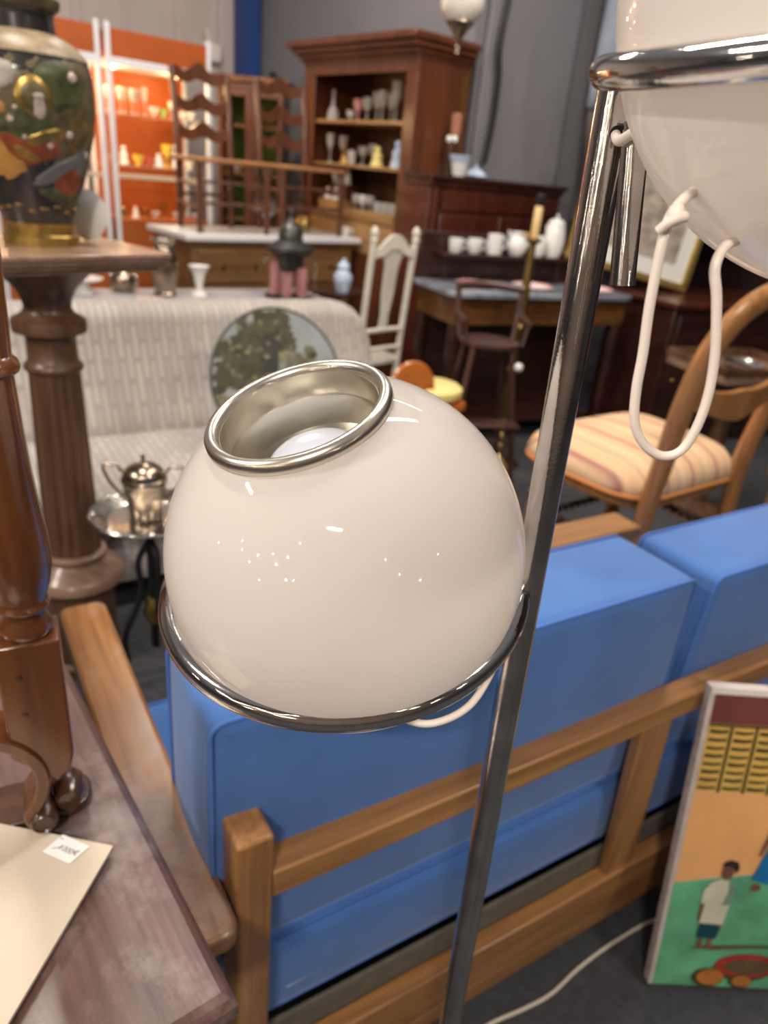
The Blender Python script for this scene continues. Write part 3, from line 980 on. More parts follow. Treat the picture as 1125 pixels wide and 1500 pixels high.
rp = thing('round_painting', 'round landscape painting of a tree leaning on the pale sofa', 'painting')
rc = Vector((-0.462, 2.735, 0.732))
nrm = (Vector((math.sin(SA) * 0.93, -math.cos(SA) * 0.93, 0.33))).normalized()
ux = E1.copy()
uy = nrm.cross(ux).normalized()
RP = 0.272
disc = MB()
seg = 72
v = [rc + (ux * math.cos(2 * math.pi * k / seg) + uy * math.sin(2 * math.pi * k / seg)) * RP for k in range(seg)]
v2 = [p - nrm * 0.016 for p in v]
disc.add(v + v2, [tuple(range(seg)), tuple(range(2 * seg - 1, seg - 1, -1))] + [(k, seg + k, seg + (k + 1) % seg, (k + 1) % seg) for k in range(seg)])
PSKY = mat('painted_sky', (0.27, 0.295, 0.285), 0.5, var=0.15, vscale=8)
rpc = disc.build('panel', PSKY, rp, smooth=False)
PMS = [mat('painted_field', (0.42, 0.34, 0.15), 0.5, var=0.2, vscale=12), mat('painted_leaf', (0.062, 0.058, 0.030), 0.5, var=0.4, vscale=30), mat('painted_trunk', (0.038, 0.037, 0.032), 0.5, var=0.3, vscale=30),
       mat('painted_far_trees', (0.145, 0.135, 0.075), 0.5, var=0.4, vscale=25), mat('painted_rim', (0.05, 0.05, 0.04), 0.5), mat('painted_autumn', (0.22, 0.12, 0.03), 0.5, var=0.3, vscale=25), mat('painted_pale_leaf', (0.19, 0.18, 0.10), 0.5, var=0.3, vscale=25)]
pm_ = MB()
rnd = random.Random(4)
lay = [0.0006]


def blob(x, y, rx, ry, m, wob=0.3, n=14):
    if (x * x + y * y) > 0.97:
        return
    pts = []
    for k in range(n):
        a_ = 2 * math.pi * k / n
        s = 1 + wob * rnd.uniform(-1, 1)
        px, py = x + rx * s * math.cos(a_), y + ry * s * math.sin(a_)
        l = math.hypot(px, py)
        if l > 0.975:
            px, py = px * 0.975 / l, py * 0.975 / l
        pts.append(rc + ux * px * RP + uy * py * RP + nrm * lay[0])
    lay[0] += 0.000012
    pm_.add(pts, [tuple(range(n))], m)


hw = [(-0.975 * math.cos(R(a_)), -0.975 * math.sin(R(a_))) for a_ in range(12, 169, 6)]
pm_.add([rc + ux * x * RP + uy * y * RP + nrm * 0.0005 for x, y in hw], [tuple(range(len(hw)))], 0)
for k in range(30):
    blob(rnd.uniform(-.95, .95), rnd.uniform(-.30, -.20), .12, .05, 3)
for k in range(60):
    blob(rnd.uniform(0.1, .95), rnd.uniform(-.40, .10), .10, .09, 3)
for k in range(8):
    blob(rnd.uniform(.72, .95), rnd.uniform(-.25, .12), .07, .07, 5)
trunk = [(-.02, -.72), (.14, -.70), (.06, -.40), (.0, -.1), (.04, .3), (.12, .8), (-.28, .84), (-.30, .3), (-.24, -.1), (-.12, -.45)]
pm_.add([rc + ux * x * RP + uy * y * RP + nrm * 0.0012 for x, y in trunk], [tuple(range(len(trunk)))], 2)
lay[0] = 0.0014
for k in range(80):
    blob(rnd.uniform(-.92, -.2), rnd.uniform(-.12, .55), rnd.uniform(.05, .12), rnd.uniform(.04, .09), 1)
for k in range(60):
    blob(rnd.uniform(-.6, .25), rnd.uniform(.35, .92), rnd.uniform(.05, .12), rnd.uniform(.04, .09), 1)
trunk2 = [(.10, -.62), (.05, -.30), (.0, .0), (.02, .3), (.10, .62), (-.10, .62), (-.20, .3), (-.20, 0), (-.14, -.3), (-.08, -.62)]
pm_.add([rc + ux * x * RP + uy * y * RP + nrm * (lay[0] + 0.0002) for x, y in trunk2], [tuple(range(len(trunk2)))], 2)
lay[0] += 0.0004
for k in range(40):
    blob(rnd.uniform(.06, .55), rnd.uniform(-.30, .45), rnd.uniform(.04, .10), rnd.uniform(.04, .08), rnd.choice((1, 3, 6, 3)))
for k in range(22):
    blob(rnd.uniform(-.85, .3), rnd.uniform(-.05, .8), .04, .03, rnd.choice((3, 6)))
ringp = [(RP * 1.0, 0), (RP * 0.985, 0.0022), (RP * 0.968, 0.0022), (RP * 0.965, 0)]
pm_.lathe(ringp, rc, 72, 4, axis=nrm, caps=False)
pm_.build('painted_landscape', PMS, rpc, smooth=False)

# ================================================================== SILVER TRAY, SUGAR BOWL, STAND
SP = Vector((-0.640, 1.74, 0))
st = thing('stand', 'black iron tripod stand with scrolled legs under the silver tray', 'stand', SP)
MB().tube([(0, 0, 0.16), (0, 0, 0.585)], 0.012, 14).build('stem', IRON, st)
MB().lathe([(0.02, 0.25), (0.03, 0.28), (0.024, 0.31), (0.014, 0.33)], (0, 0, 0), 20).build('knop', BRASS, st)
MB().lathe([(0.012, 0.56), (0.09, 0.578), (0.09, 0.586)], (0, 0, 0), 28).build('top_plate', IRON, st)
for a_ in (200, 320, 80):
    c_, s_ = math.cos(R(a_)), math.sin(R(a_))
    pts = spline([(0.0, 0, 0.52), (0.035, 0, 0.45), (0.03, 0, 0.36), (0.05, 0, 0.29), (0.085, 0, 0.20), (0.085, 0, 0.10), (0.13, 0, 0.03), (0.18, 0, 0.012), (0.20, 0, 0.035)], 6)
    MB().tube([(p.x * c_, p.x * s_, p.z) for p in pts], 0.009, 10).build('leg', IRON, st)
tr = thing('tray', 'silver tray with scalloped rim on the iron tripod stand', 'tray', (SP.x, SP.y, 0.587))
v, f = [], []
seg = 96
pr = [(0.0001, 0.0), (0.10, 0.0), (0.118, 0.004), (0.128, 0.014), (0.142, 0.018), (0.150, 0.022), (0.153, 0.019), (0.144, 0.013), (0.128, 0.006), (0.118, 0.001), (0.1, -0.0001)]
for i, (r_, z_) in enumerate(pr):
    for k in range(seg):
        a_ = 2 * math.pi * k / seg
        w_ = 1 + (0.035 * (abs(math.sin(a_ * 4)) ** 0.5 - 0.5) if r_ > 0.12 else 0)
        v.append((r_ * w_ * math.cos(a_), r_ * w_ * math.sin(a_), z_))
for i in range(len(pr) - 1):
    for k in range(seg):
        l = (k + 1) % seg
        f.append((i * seg + k, i * seg + l, (i + 1) * seg + l, (i + 1) * seg + k))
MB().add(v, f).build('dish', SILVER, tr)
for k in range(8):
    a_ = R(45 * k + 22)
    MB().ball((0.143 * math.cos(a_), 0.143 * math.sin(a_), 0.022), 0.010, sz=0.5).build('rim_shell', SILVER, tr)
sb = thing('sugar_bowl', 'tarnished silver lidded sugar bowl with two handles on tray', 'sugar bowl', (SP.x - 0.006, SP.y, 0.5885), R(8))
MB().lathe([(0.040, 0), (0.044, 0.006), (0.042, 0.012), (0.050, 0.06), (0.055, 0.085), (0.0555, 0.104), (0.060, 0.110), (0.0595, 0.118), (0.053, 0.122)], (0, 0, 0), 40).build('body', TARN, sb)
lid = MB().lathe([(0.0535, 0.1225), (0.054, 0.127), (0.048, 0.141), (0.034, 0.152), (0.014, 0.158), (0.005, 0.160), (0.0045, 0.168), (0.006, 0.176), (0.0045, 0.182), (0.0001, 0.184)], (0, 0, 0), 40).build('lid', TARN, sb)
for s in (-1, 1):
    MB().tube([(s * x, 0, z) for x, z in [(0.052, 0.128), (0.064, 0.142), (0.068, 0.150), (0.102, 0.152), (0.104, 0.136), (0.092, 0.105), (0.072, 0.075), (0.052, 0.055)]], 0.0045, 10).build('handle', TARN, sb)

# ================================================================== FRAMED CANVAS leaning on the blue sofa
cv = thing('canvas_painting', 'bright canvas of a standing child on green ground, leaning on blue sofa', 'painting')
B0, B1 = Vector((0.648, 0.960, 0.0)), Vector((0.838, 0.970, 0.0))
bx = (B1 - B0).normalized()
tl = Vector((0.673, 1.095, 0.676))
byv = (tl - B0)
Hc = byv.length
byv = (byv - bx * byv.dot(bx)).normalized()
nz = bx.cross(byv).normalized()          # towards the viewer
Wc = 0.52


def cp(x, y, d=0.0):
    return B0 + bx * x + byv * y + nz * d + Vector((0, 0, 0.012))


thk = 0.024
cb = MB().add([cp(0, 0, 0), cp(Wc, 0, 0), cp(Wc, Hc, 0), cp(0, Hc, 0), cp(0, 0, -thk), cp(Wc, 0, -thk), cp(Wc, Hc, -thk), cp(0, Hc, -thk)],
              [(0, 1, 2, 3), (7, 6, 5, 4), (0, 4, 5, 1), (1, 5, 6, 2), (2, 6, 7, 3), (3, 7, 4, 0)])
cvb = cb.build('canvas', mat('raw_canvas', (0.52, 0.46, 0.44), 0.85, var=0.12, vscale=30), cv, bevel=0.003)
CM = [mat('canvas_green', (0.115, 0.39, 0.215), 0.6, var=0.25, vscale=14), mat('canvas_peach', (0.80, 0.42, 0.16), 0.6, var=0.07, vscale=10), mat('canvas_maroon', (0.17, 0.045, 0.04), 0.6, var=0.15, vscale=10), mat('canvas_straw', (0.66, 0.42, 0.10), 0.6, var=0.15, vscale=20),
      mat('canvas_dark', (0.055, 0.05, 0.015), 0.6, var=0.3, vscale=30), mat('canvas_shirt', (0.56, 0.55, 0.42), 0.6, var=0.15, vscale=10), mat('canvas_shirt_fold', (0.20, 0.30, 0.24), 0.6, var=0.2, vscale=20), mat('canvas_shorts', (0.006, 0.055, 0.08), 0.6),
      mat('canvas_skin', (0.19, 0.08, 0.05), 0.6, var=0.25, vscale=30), mat('canvas_hair', (0.03, 0.018, 0.018), 0.6), mat('canvas_blue', (0.01, 0.17, 0.40), 0.6, var=0.15, vscale=20), mat('canvas_umber', (0.11, 0.075, 0.035), 0.6, var=0.3, vscale=20),
      mat('canvas_red', (0.33, 0.035, 0.025), 0.6, var=0.25, vscale=20), mat('canvas_orange', (0.42, 0.15, 0.03), 0.6, var=0.35, vscale=12), mat('canvas_white', (0.72, 0.66, 0.62), 0.7)]
cm = MB()
cl = [0.0006]


def cpoly(pts, m):
    cm.add([cp(x * 0.01, y * 0.01, cl[0]) for x, y in pts], [tuple(range(len(pts)))], m)
    cl[0] += 0.00003


def cell(x, y, rx, ry, m, n=20, a0=0, a1=360):
    cpoly([(x + rx * math.cos(R(a0 + (a1 - a0) * k / n)), y + ry * math.sin(R(a0 + (a1 - a0) * k / n))) for k in range(n)], m)


H_ = Hc * 100
W_ = Wc * 100 - 0.2
cpoly([(0.9, 0.3), (W_, 0.3), (W_, 30), (18, 28.5), (0.9, 25.6)], 0)
cpoly([(0.9, 25.6), (10, 27.5), (18, 28.7), (30, 30), (W_, 31), (W_, 47), (0.9, 47)], 1)
cpoly([(0.9, 47), (W_, 47), (W_, H_ - 7.5), (0.9, H_ - 7.5)], 3)
cpoly([(0.9, H_ - 7.5), (W_, H_ - 7.5), (W_, H_ - 1.4), (0.9, H_ - 1.4)], 2)
cpoly([(0.2, H_ - 1.4), (W_, H_ - 1.4), (W_, H_ - 0.1), (0.2, H_ - 0.1)], 14)
y = 47.4
k = 0
while y < H_ - 7.8:
    x = 1.0
    while x < W_ - 1:
        w_ = 4.2
        th_ = 0.55 + 0.25 * ((k * 37) % 5) / 5
        cpoly([(x + .2, y), (x + w_ * .5, y - .15), (x + w_ - .3, y + .1), (x + w_ - .4, y + th_), (x + w_ * .5, y + th_ * .8), (x + .3, y + th_)], 4)
        x += 4.9
        k += 1
    y += 1.75
for k in range(10):
    x = 5.4 + 4.9 * k
    cpoly([(x - .25, 46.9), (x + .25, 46.9), (x + .25, H_ - 7.4), (x - .25, H_ - 7.4)], 4)
cpoly([(0.9, H_ - 7.9), (W_, H_ - 7.9), (W_, H_ - 7.4), (0.9, H_ - 7.4)], 4)
# standing child
cpoly([(7.2, 10.2), (9, 10.0), (12, 9.8), (20, 10.7), (30, 11.0), (30, 11.5), (20, 11.4), (12, 11.0), (8, 10.6)], 11)
cpoly([(8.2, 10.4), (9.2, 10.4), (9.3, 13.2), (8.3, 13.2)], 8)
cpoly([(10.2, 10.2), (11.2, 10.2), (11.3, 13.2), (10.3, 13.2)], 8)
cpoly([(7.7, 12.8), (11.9, 12.6), (12.5, 16.4), (7.9, 16.5)], 7)
cpoly([(7.2, 17.0), (7.9, 16.8), (8.2, 21.5), (7.2, 21.5)], 8)
cpoly([(11.6, 15.4), (12.6, 16.0), (13.3, 21.5), (12.2, 21.5)], 8)
cpoly([(7.7, 16.4), (12.6, 16.2), (13.3, 22.0), (13.6, 25.2), (12.6, 26.7), (10.2, 27.2), (8.3, 26.2), (7.2, 24.4), (7.1, 21.2), (8.0, 21.2)], 5)
cpoly([(11.4, 21.0), (13.3, 21.0), (13.7, 25.2), (12.7, 26.7), (11.9, 26.9), (12.2, 24)], 6)
cell(11.2, 28.9, 1.25, 1.8, 8)
cpoly([(9.9, 30.0), (10.1, 31.2), (11.4, 31.8), (13.0, 31.3), (13.4, 29.8), (12.9, 28.6), (12.4, 29.6), (11.2, 30.3)], 9)
# second figure cut by the edge of the picture
cpoly([(16.3, 27.5), (19.6, 26.5), (24, 27), (24, 36.5), (18.5, 36.0)], 10)
cpoly([(18.4, 36.0), (24, 36.5), (24, 43), (20, 43), (17.6, 39.5)], 4)
cpoly([(16.6, 33), (17.2, 33), (18.6, 38.5), (17.8, 39.2)], 8)
cell(17.6, 25.6, 1.1, .9, 8)
# bowls
cell(19.5, 5.6, 6.6, 3.2, 4)
cell(20, 6.2, 7.0, 3.0, 12)
cell(20.3, 6.0, 5.2, 1.9, 11)
cell(12.2, 2.9, 3.5, 2.4, 4)
cell(12.7, 3.0, 2.9, 2.0, 13)
cell(19.3, 2.3, 2.6, 1.8, 4)
cell(19.6, 2.3, 2.1, 1.4, 13)
cm.build('painted_scene', CM, cvb, smooth=False)
for k in range(12):
    yy = 0.035 + k * 0.055
    MB().lathe([(0.0022, 0), (0.0018, 0.0008), (0.0001, 0.001)], cp(0.0, yy, -0.009), 8, axis=-bx).build('tack', IRON, cvb)

# flex lying on the floor
fx = [(0.20, 0.79, 0.004), (0.311, 0.857, 0.004), (0.375, 0.888, 0.004), (0.44, 0.925, 0.004), (0.516, 0.990, 0.004), (0.615, 1.060, 0.004), (0.725, 1.120, 0.004), (0.85, 1.135, 0.004), (1.0, 1.13, 0.004)]
tag(MB().tube(spline(fx), 0.004, 10).build('cable', WIREM), 'pale flex trailing over the dark carpet behind the blue sofa', 'cable')

# ================================================================== OAK RAIL behind the blue cushions
bn = thing('bench', 'plain light oak bench behind the blue sofa, mostly hidden', 'bench', sofaframe(0.98, 1.07) , SA)
# back to sofa axes: e1 from 0.75 to 1.7 at the rail
MB().box((-0.25, 0.155, 0.56), (0.745, 0.265, 0.602)).build('rail', OAK, bn, bevel=0.005)
for x in (-0.22, 0.68):
    MB().box((x, 0.215, 0), (x + 0.045, 0.26, 0.561)).build('leg', OAKZ, bn, bevel=0.003)
MB().box((-0.18, 0.232, 0.2), (0.685, 0.25, 0.24)).build('stretcher', OAK, bn, bevel=0.003)

# ================================================================== STRIPED CHAIR
ch = thing('chair', 'honey coloured chair with domed striped silk seat and curved back', 'chair', (0.890, 2.50, 0), R(37.5))
so = rounded_rect(-0.315, -0.25, 0.315, 0.27, 0.135, 7)
so = [(x * (1.0 + 0.16 * (y + 0.25)), y * 1.04) for x, y in so]
v, f = [], []
n = len(so)
lev = [(0.985, 0.606), (1.01, 0.62), (1.02, 0.64), (0.985, 0.672), (0.89, 0.704), (0.70, 0.728), (0.45, 0.742), (0.2, 0.748)]
for s, z in lev:
    v += [(x * s, y * s, z) for x, y in so]
for i in range(len(lev) - 1):
    for k in range(n):
        l = (k + 1) % n
        f.append((i * n + k, i * n + l, (i + 1) * n + l, (i + 1) * n + k))
f += [tuple(range(n - 1, -1, -1)), tuple(range((len(lev) - 1) * n, len(lev) * n))]
seatp = MB().add(v, f).build('seat_pad', STRIPE, ch, angle=70)
MB().tube([(x * 1.006, y * 1.006, 0.614) for x, y in so], 0.009, 10, closed=True).build('gimp_trim', GIMP, seatp)
MB().prism([(x * .93, y * .93) for x, y in so], 0.565, 0.606).build('seat_rail', HONEY, ch, bevel=0.004)
tl_ = [(0.016, 0), (0.022, 0.02), (0.018, 0.05), (0.026, 0.20), (0.032, 0.40), (0.024, 0.44), (0.034, 0.46), (0.024, 0.48), (0.032, 0.50), (0.03, 0.556)]
for x in (-0.25, 0.25):
    MB().lathe(tl_, (x, 0.20, 0), 20).build('leg', HONEY, ch)
tw = []
for s, nm in ((-1, 'stile'), (1, 'stile')):
    zs = [(0.0, -0.30, 0.27), (0.30, -0.275, 0.265), (0.58, -0.262, 0.258), (0.72, -0.268, 0.250), (0.86, -0.285, 0.262), (0.98, -0.305, 0.275), (1.10, -0.325, 0.270), (1.19, -0.345, 0.235), (1.25, -0.36, 0.17), (1.285, -0.37, 0.08), (1.295, -0.372, 0.0)]
    pts = spline([(s * xx, yy, zz) for zz, yy, xx in zs], 6)
    MB().tube(pts, [0.036 + 0.012 * math.sin(math.pi * i / len(pts)) for i in range(len(pts))], 12, flat=0.6).build('stile', HONEY, ch)
rl = MB()
v, f = [], []
N = 14
for k in range(N + 1):
    u = -1 + 2 * k / N
    x = 0.262 * u
    zc = 0.985 - 0.055 * (1 - u * u) + 0.0
    hh = 0.035 + 0.018 * (1 - abs(u)) ** 2
    y0_ = -0.292 - 0.025 * (1 - u * u)
    v += [(x, y0_ - 0.012, zc - hh), (x, y0_ + 0.012, zc - hh), (x, y0_ + 0.008, zc + hh), (x, y0_ - 0.014, zc + hh)]
for k in range(N):
    for q in range(4):
        l = (q + 1) % 4
        f.append((4 * k + q, 4 * k + l, 4 * k + 4 + l, 4 * k + 4 + q))
f += [(3, 2, 1, 0), tuple(range(4 * N, 4 * N + 4))]
MB().add(v, f).build('back_rail', HONEY, ch, bevel=0.004)
# barley twist stretchers
for y_ in (0.20,):
    pts = [(-0.25 + 0.5 * k / 160, y_ + 0.006 * math.cos(k * 0.5), 0.36 + 0.006 * math.sin(k * 0.5)) for k in range(161)]
    MB().tube(pts, 0.012, 10).build('stretcher', REDD, ch)
for x in (-0.26, 0.26):
    pts = [(x + 0.006 * math.cos(k * 0.5), -0.27 + 0.46 * k / 160, 0.40 + 0.006 * math.sin(k * 0.5)) for k in range(161)]
    MB().tube(pts, 0.012, 10).build('stretcher', REDD, ch)

# ================================================================== side table with tray and dark sideboard on the right
sd = thing('side_table', 'small wooden tray table with raised rim behind the striped chair', 'table', (1.66, 3.55, 0), R(20))
v = rounded_rect(-0.27, -0.22, 0.27, 0.22, 0.03)
MB().prism(v, 0.755, 0.790).build('tabletop', PEDT, sd, bevel=0.004)
fr = MB()
for a0, a1 in (((-0.27, -0.22), (0.27, -0.205)), ((-0.27, 0.205), (0.27, 0.22)), ((-0.27, -0.22), (-0.255, 0.22)), ((0.255, -0.22), (0.27, 0.22))):
    fr.box((a0[0], a0[1], 0.7905), (a1[0], a1[1], 0.83))
fr.build('gallery', PEDW, sd, bevel=0.002)
MB().lathe([(0.17, 0), (0.16, 0.03), (0.04, 0.07), (0.03, 0.2), (0.045, 0.4), (0.03, 0.6), (0.08, 0.74), (0.2, 0.755)], (0, 0, 0), 28).build('pedestal_leg', PEDW, sd)
dsh = tag(MB().lathe([(0.0001, 0), (0.06, 0.0), (0.085, 0.012), (0.10, 0.03), (0.097, 0.031), (0.08, 0.016), (0.055, 0.006), (0.0001, 0.005)], (0, 0, 0), 36).build('dish', SILVER, loc=(1.655, 3.5, 0.791)), 'small silver dish on the rimmed tray table', 'dish')

sbd = thing('sideboard', 'very dark mahogany sideboard standing at the far right', 'sideboard', (1.64, 4.52, 0), R(27))
MB().box((0, 0, 0.05), (1.5, 0.58, 0.90)).build('carcass', REDD, sbd, bevel=0.006)
MB().box((-0.03, -0.03, 0.90), (1.53, 0.60, 0.935)).build('top', REDW, sbd, bevel=0.006)
for k in range(3):
    d_ = MB().box((0.04 + 0.48 * k, -0.014, 0.14), (0.49 + 0.48 * k, 0.0, 0.86)).build('door', REDD, sbd, bevel=0.006)
    MB().ball((0.10 + 0.48 * k, -0.022, 0.46), 0.012).build('knob', BRASS, d_)
MB().box((0.02, 0.02, 0), (1.48, 0.46, 0.05)).build('plinth', REDD, sbd)

# ================================================================== WASHSTAND with china, plates, framed print
ws = thing('washstand', 'grey marble topped washstand with back shelf holding white china', 'washstand', (0.264, 4.09, 0), R(27))
mp_ = [(0, 0), (1.30, 0), (1.30, 0.50), (0, 0.50)]
mpoly = [(-0.01, 0.03), (0.03, -0.01), (0.10, -0.022), (0.65, -0.03), (1.20, -0.022), (1.27, -0.01), (1.31, 0.03), (1.31, 0.50), (-0.01, 0.50)]
MB().prism(mpoly, 0.900, 0.932).build('marble_top', MARB, ws, bevel=0.007, bseg=3)
MB().box((0.03, 0.02, 0.745), (1.27, 0.48, 0.90)).build('apron', BURL, ws, bevel=0.004)
for x in (0.06, 1.24):
    for y_ in (0.05, 0.45):
        MB().lathe([(0.022, 0), (0.03, 0.04), (0.022, 0.08), (0.03, 0.4), (0.04, 0.65), (0.035, 0.746)], (x, y_, 0), 18).build('leg', REDD, ws)
MB().box((0.08, 0.08, 0.12), (1.22, 0.44, 0.145)).build('under_shelf', REDD, ws, bevel=0.003)
MB().box((0.08, 0.44, 0.146), (1.22, 0.455, 0.745)).build('back_panel', REDD, ws)
MB().box((0.02, 0.475, 0.932), (1.28, 0.50, 1.20)).build('splash_back', REDD, ws, bevel=0.003)
MB().box((0.10, 0.335, 1.075), (1.03, 0.475, 1.095)).build('shelf', REDD, ws, bevel=0.003)
for x in (0.14, 0.97):
    MB().tube([(x, 0.38, 0.933), (x, 0.38, 1.076)], 0.009, 10).build('shelf_support', REDD, ws)


def wsp(x, y, z):
    c_, s_ = math.cos(R(27)), math.sin(R(27))
    return (0.264 + x * c_ - y * s_, 4.09 + x * s_ + y * c_, z)


def china(name, label, cat, x, prof_, y=0.42, handle=None, spout=None, lidk=False, z=1.0955, extra=None, s=1.0):
    o = thing(name, label, cat, wsp(x, y, z), R(27), 'white china on the washstand shelf')
    MB().lathe([(r_ * s, z_ * s) for r_, z_ in prof_], (0, 0, 0), 28).build('body', PORC, o)
    if handle:
        r_, z0, z1 = handle
        MB().tube(spline([(r_, 0, z0), (r_ + 0.03, 0, z0 + 0.004), (r_ + 0.032, 0, (z0 + z1) / 2), (r_ + 0.02, 0, z1), (r_ - 0.004, 0, z1)], 5), 0.005, 8).build('handle', PORC, o)
    if spout:
        MB().tube(spline(spout, 5), [0.014, 0.013, 0.012, 0.011, 0.010, 0.010, 0.009, 0.009, 0.009, 0.008, 0.008][:len(spline(spout, 5))] if len(spline(spout, 5)) <= 11 else 0.010, 10).build('spout', PORC, o)
    if lidk:
        r_, z0 = lidk
        MB().lathe([(r_, z0), (r_ * .9, z0 + 0.02), (r_ * .5, z0 + 0.034), (0.008, z0 + 0.038), (0.006, z0 + 0.045), (0.012, z0 + 0.055), (0.0001, z0 + 0.064)], (0, 0, 0), 24).build('lid', PORC, o)
    return o


cup = [(0.0001, 0.0), (0.034, 0), (0.040, 0.01), (0.044, 0.05), (0.045, 0.078), (0.042, 0.078), (0.038, 0.01), (0.0001, 0.008)]
china('cup', 'plain white china cup, leftmost on the washstand shelf', 'cup', 0.222, cup, s=1.0, handle=(0.043, 0.06, 0.02))
china('cup', 'white china cup second from left on the washstand shelf', 'cup', 0.355, cup, s=1.05, handle=(0.047, 0.065, 0.02))
china('mug', 'tall straight white china mug in mid shelf of washstand', 'mug', 0.495, [(0.0001, 0), (0.046, 0), (0.048, 0.01), (0.048, 0.115), (0.044, 0.115), (0.043, 0.012), (0.0001, 0.01)], handle=(0.048, 0.09, 0.03))
china('creamer', 'white china cream jug with leaning spout on washstand shelf', 'jug', 0.645, [(0.0001, 0), (0.04, 0), (0.058, 0.03), (0.064, 0.06), (0.056, 0.09), (0.044, 0.115), (0.05, 0.135), (0.046, 0.134), (0.04, 0.115), (0.0001, 0.1)], y=0.40, handle=(0.052, 0.11, 0.05), spout=[(-0.045, 0, 0.09), (-0.065, 0, 0.115), (-0.075, 0, 0.14)])
china('sugar_basin', 'round white china sugar basin before the tall coffee pot', 'basin', 0.79, [(0.0001, 0), (0.040, 0), (0.053, 0.03), (0.056, 0.07), (0.051, 0.11), (0.045, 0.12), (0.0001, 0.125)], y=0.39)
china('coffee_pot', 'tall white china coffee pot with pointed lid on washstand shelf', 'coffee pot', 0.915, [(0.0001, 0), (0.05, 0), (0.064, 0.04), (0.068, 0.10), (0.060, 0.16), (0.054, 0.19), (0.0001, 0.19)], y=0.40, spout=[(-0.052, 0, 0.13), (-0.062, 0, 0.155), (-0.070, 0, 0.185)], lidk=(0.055, 0.19))

pl = thing('plate', 'pink rimmed china plate lying left on the marble washstand', 'plate', wsp(0.28, 0.22, 0.9325), 0, 'plates on the marble top')
MB().lathe([(0.0001, 0.0), (0.08, 0.0), (0.10, 0.006), (0.128, 0.013), (0.126, 0.016), (0.1, 0.009), (0.08, 0.004), (0.0001, 0.004)], (0, 0, 0), 40).build('dish', PORC, pl)
MB().torus((0, 0, 0.0155), (0, 0, 1), 0.118, 0.006, 48, 8).build('rim_band', PINKP, pl)
copy_tree(pl, 'pink rimmed china plate in the middle of marble washstand', wsp(0.66, 0.20, 0.9325))
copy_tree(pl, 'china plate lying right of the brass lamp on the washstand', wsp(1.10, 0.16, 0.9325))

fp = thing('framed_print', 'gilt framed sepia print with white mount leaning on washstand', 'picture', (0, 0, 0))
FBL = Vector((0.985, 4.90, 1.100)); FBR = Vector((1.86, 5.06, 0.937))
fxv = (FBR - FBL)
FWd = fxv.length
fxv.normalize()
fyv = Vector((0.10, 0.16, 0.95))
fyv = (fyv - fxv * fyv.dot(fxv)).normalized()
fnv = fxv.cross(fyv).normalized()
FH = 0.80


def fpt(x, y, d=0):
    return FBL + fxv * x + fyv * y + fnv * d


def fbar(x0, y0, x1, y1, d0, d1):
    v = [fpt(x, y, d) for d in (d0, d1) for x, y in ((x0, y0), (x1, y0), (x1, y1), (x0, y1))]
    return v, [(3, 2, 1, 0), (4, 5, 6, 7), (0, 1, 5, 4), (1, 2, 6, 5), (2, 3, 7, 6), (3, 0, 4, 7)]


g = MB()
fw_ = 0.045
for q in ((0, 0, FWd, fw_), (0, FH - fw_, FWd, FH), (0, fw_, fw_, FH - fw_), (FWd - fw_, fw_, FWd, FH - fw_)):
    g.add(*fbar(*q, -0.012, 0.016))
g.build('frame', GOLD, fp, bevel=0.005)
g = MB()
g.add(*fbar(fw_, fw_, FWd - fw_, FH - fw_, -0.008, -0.002))
mo = g.build('mount', MOUNT, fp, smooth=False)
g = MB()
g.add(*fbar(fw_ + 0.09, fw_ + 0.10, FWd - fw_ - 0.09, FH - fw_ - 0.08, -0.0019, -0.001))
g.build('print', SEPIA, mo, smooth=False)

# ================================================================== RED CABINET with ornaments
rc_ = thing('cabinet', 'deep red mahogany cupboard with flat top against grey partition', 'cabinet', (0.100, 4.86, 0), R(42))
MB().box((0.0, 0.02, 0.05), (1.30, 0.25, 1.44)).build('carcass', REDW, rc_, bevel=0.004)
MB().box((-0.03, -0.02, 1.475), (1.33, 0.255, 1.505)).build('top', REDD, rc_, bevel=0.006)
MB().box((-0.012, 0.0, 1.44), (1.312, 0.252, 1.475)).build('cornice', REDW, rc_, bevel=0.006)
MB().box((0.10, 0.006, 1.30), (1.22, 0.02, 1.42)).build('drawer', REDW, rc_, bevel=0.004)
for k in range(2):
    d_ = MB().box((0.10 + 0.565 * k, 0.006, 0.12), (0.655 + 0.565 * k, 0.02, 1.28)).build('door', REDW, rc_, bevel=0.006)
    MB().ball((0.62 + 0.10 * k, 0.0, 0.75), 0.012).build('knob', BRASS, d_)
MB().lathe([(0.03, 0.05), (0.022, 0.3), (0.028, 0.8), (0.022, 1.2), (0.03, 1.43)], (0.045, 0.012, 0), 16).build('corner_column', REDW, rc_)
MB().box((0.02, 0.04, 0), (1.28, 0.24, 0.05)).build('plinth', REDD, rc_)


def rcp(x, y, z):
    return (0.100 + x * C42 - y * S42, 4.86 + x * S42 + y * C42, z)


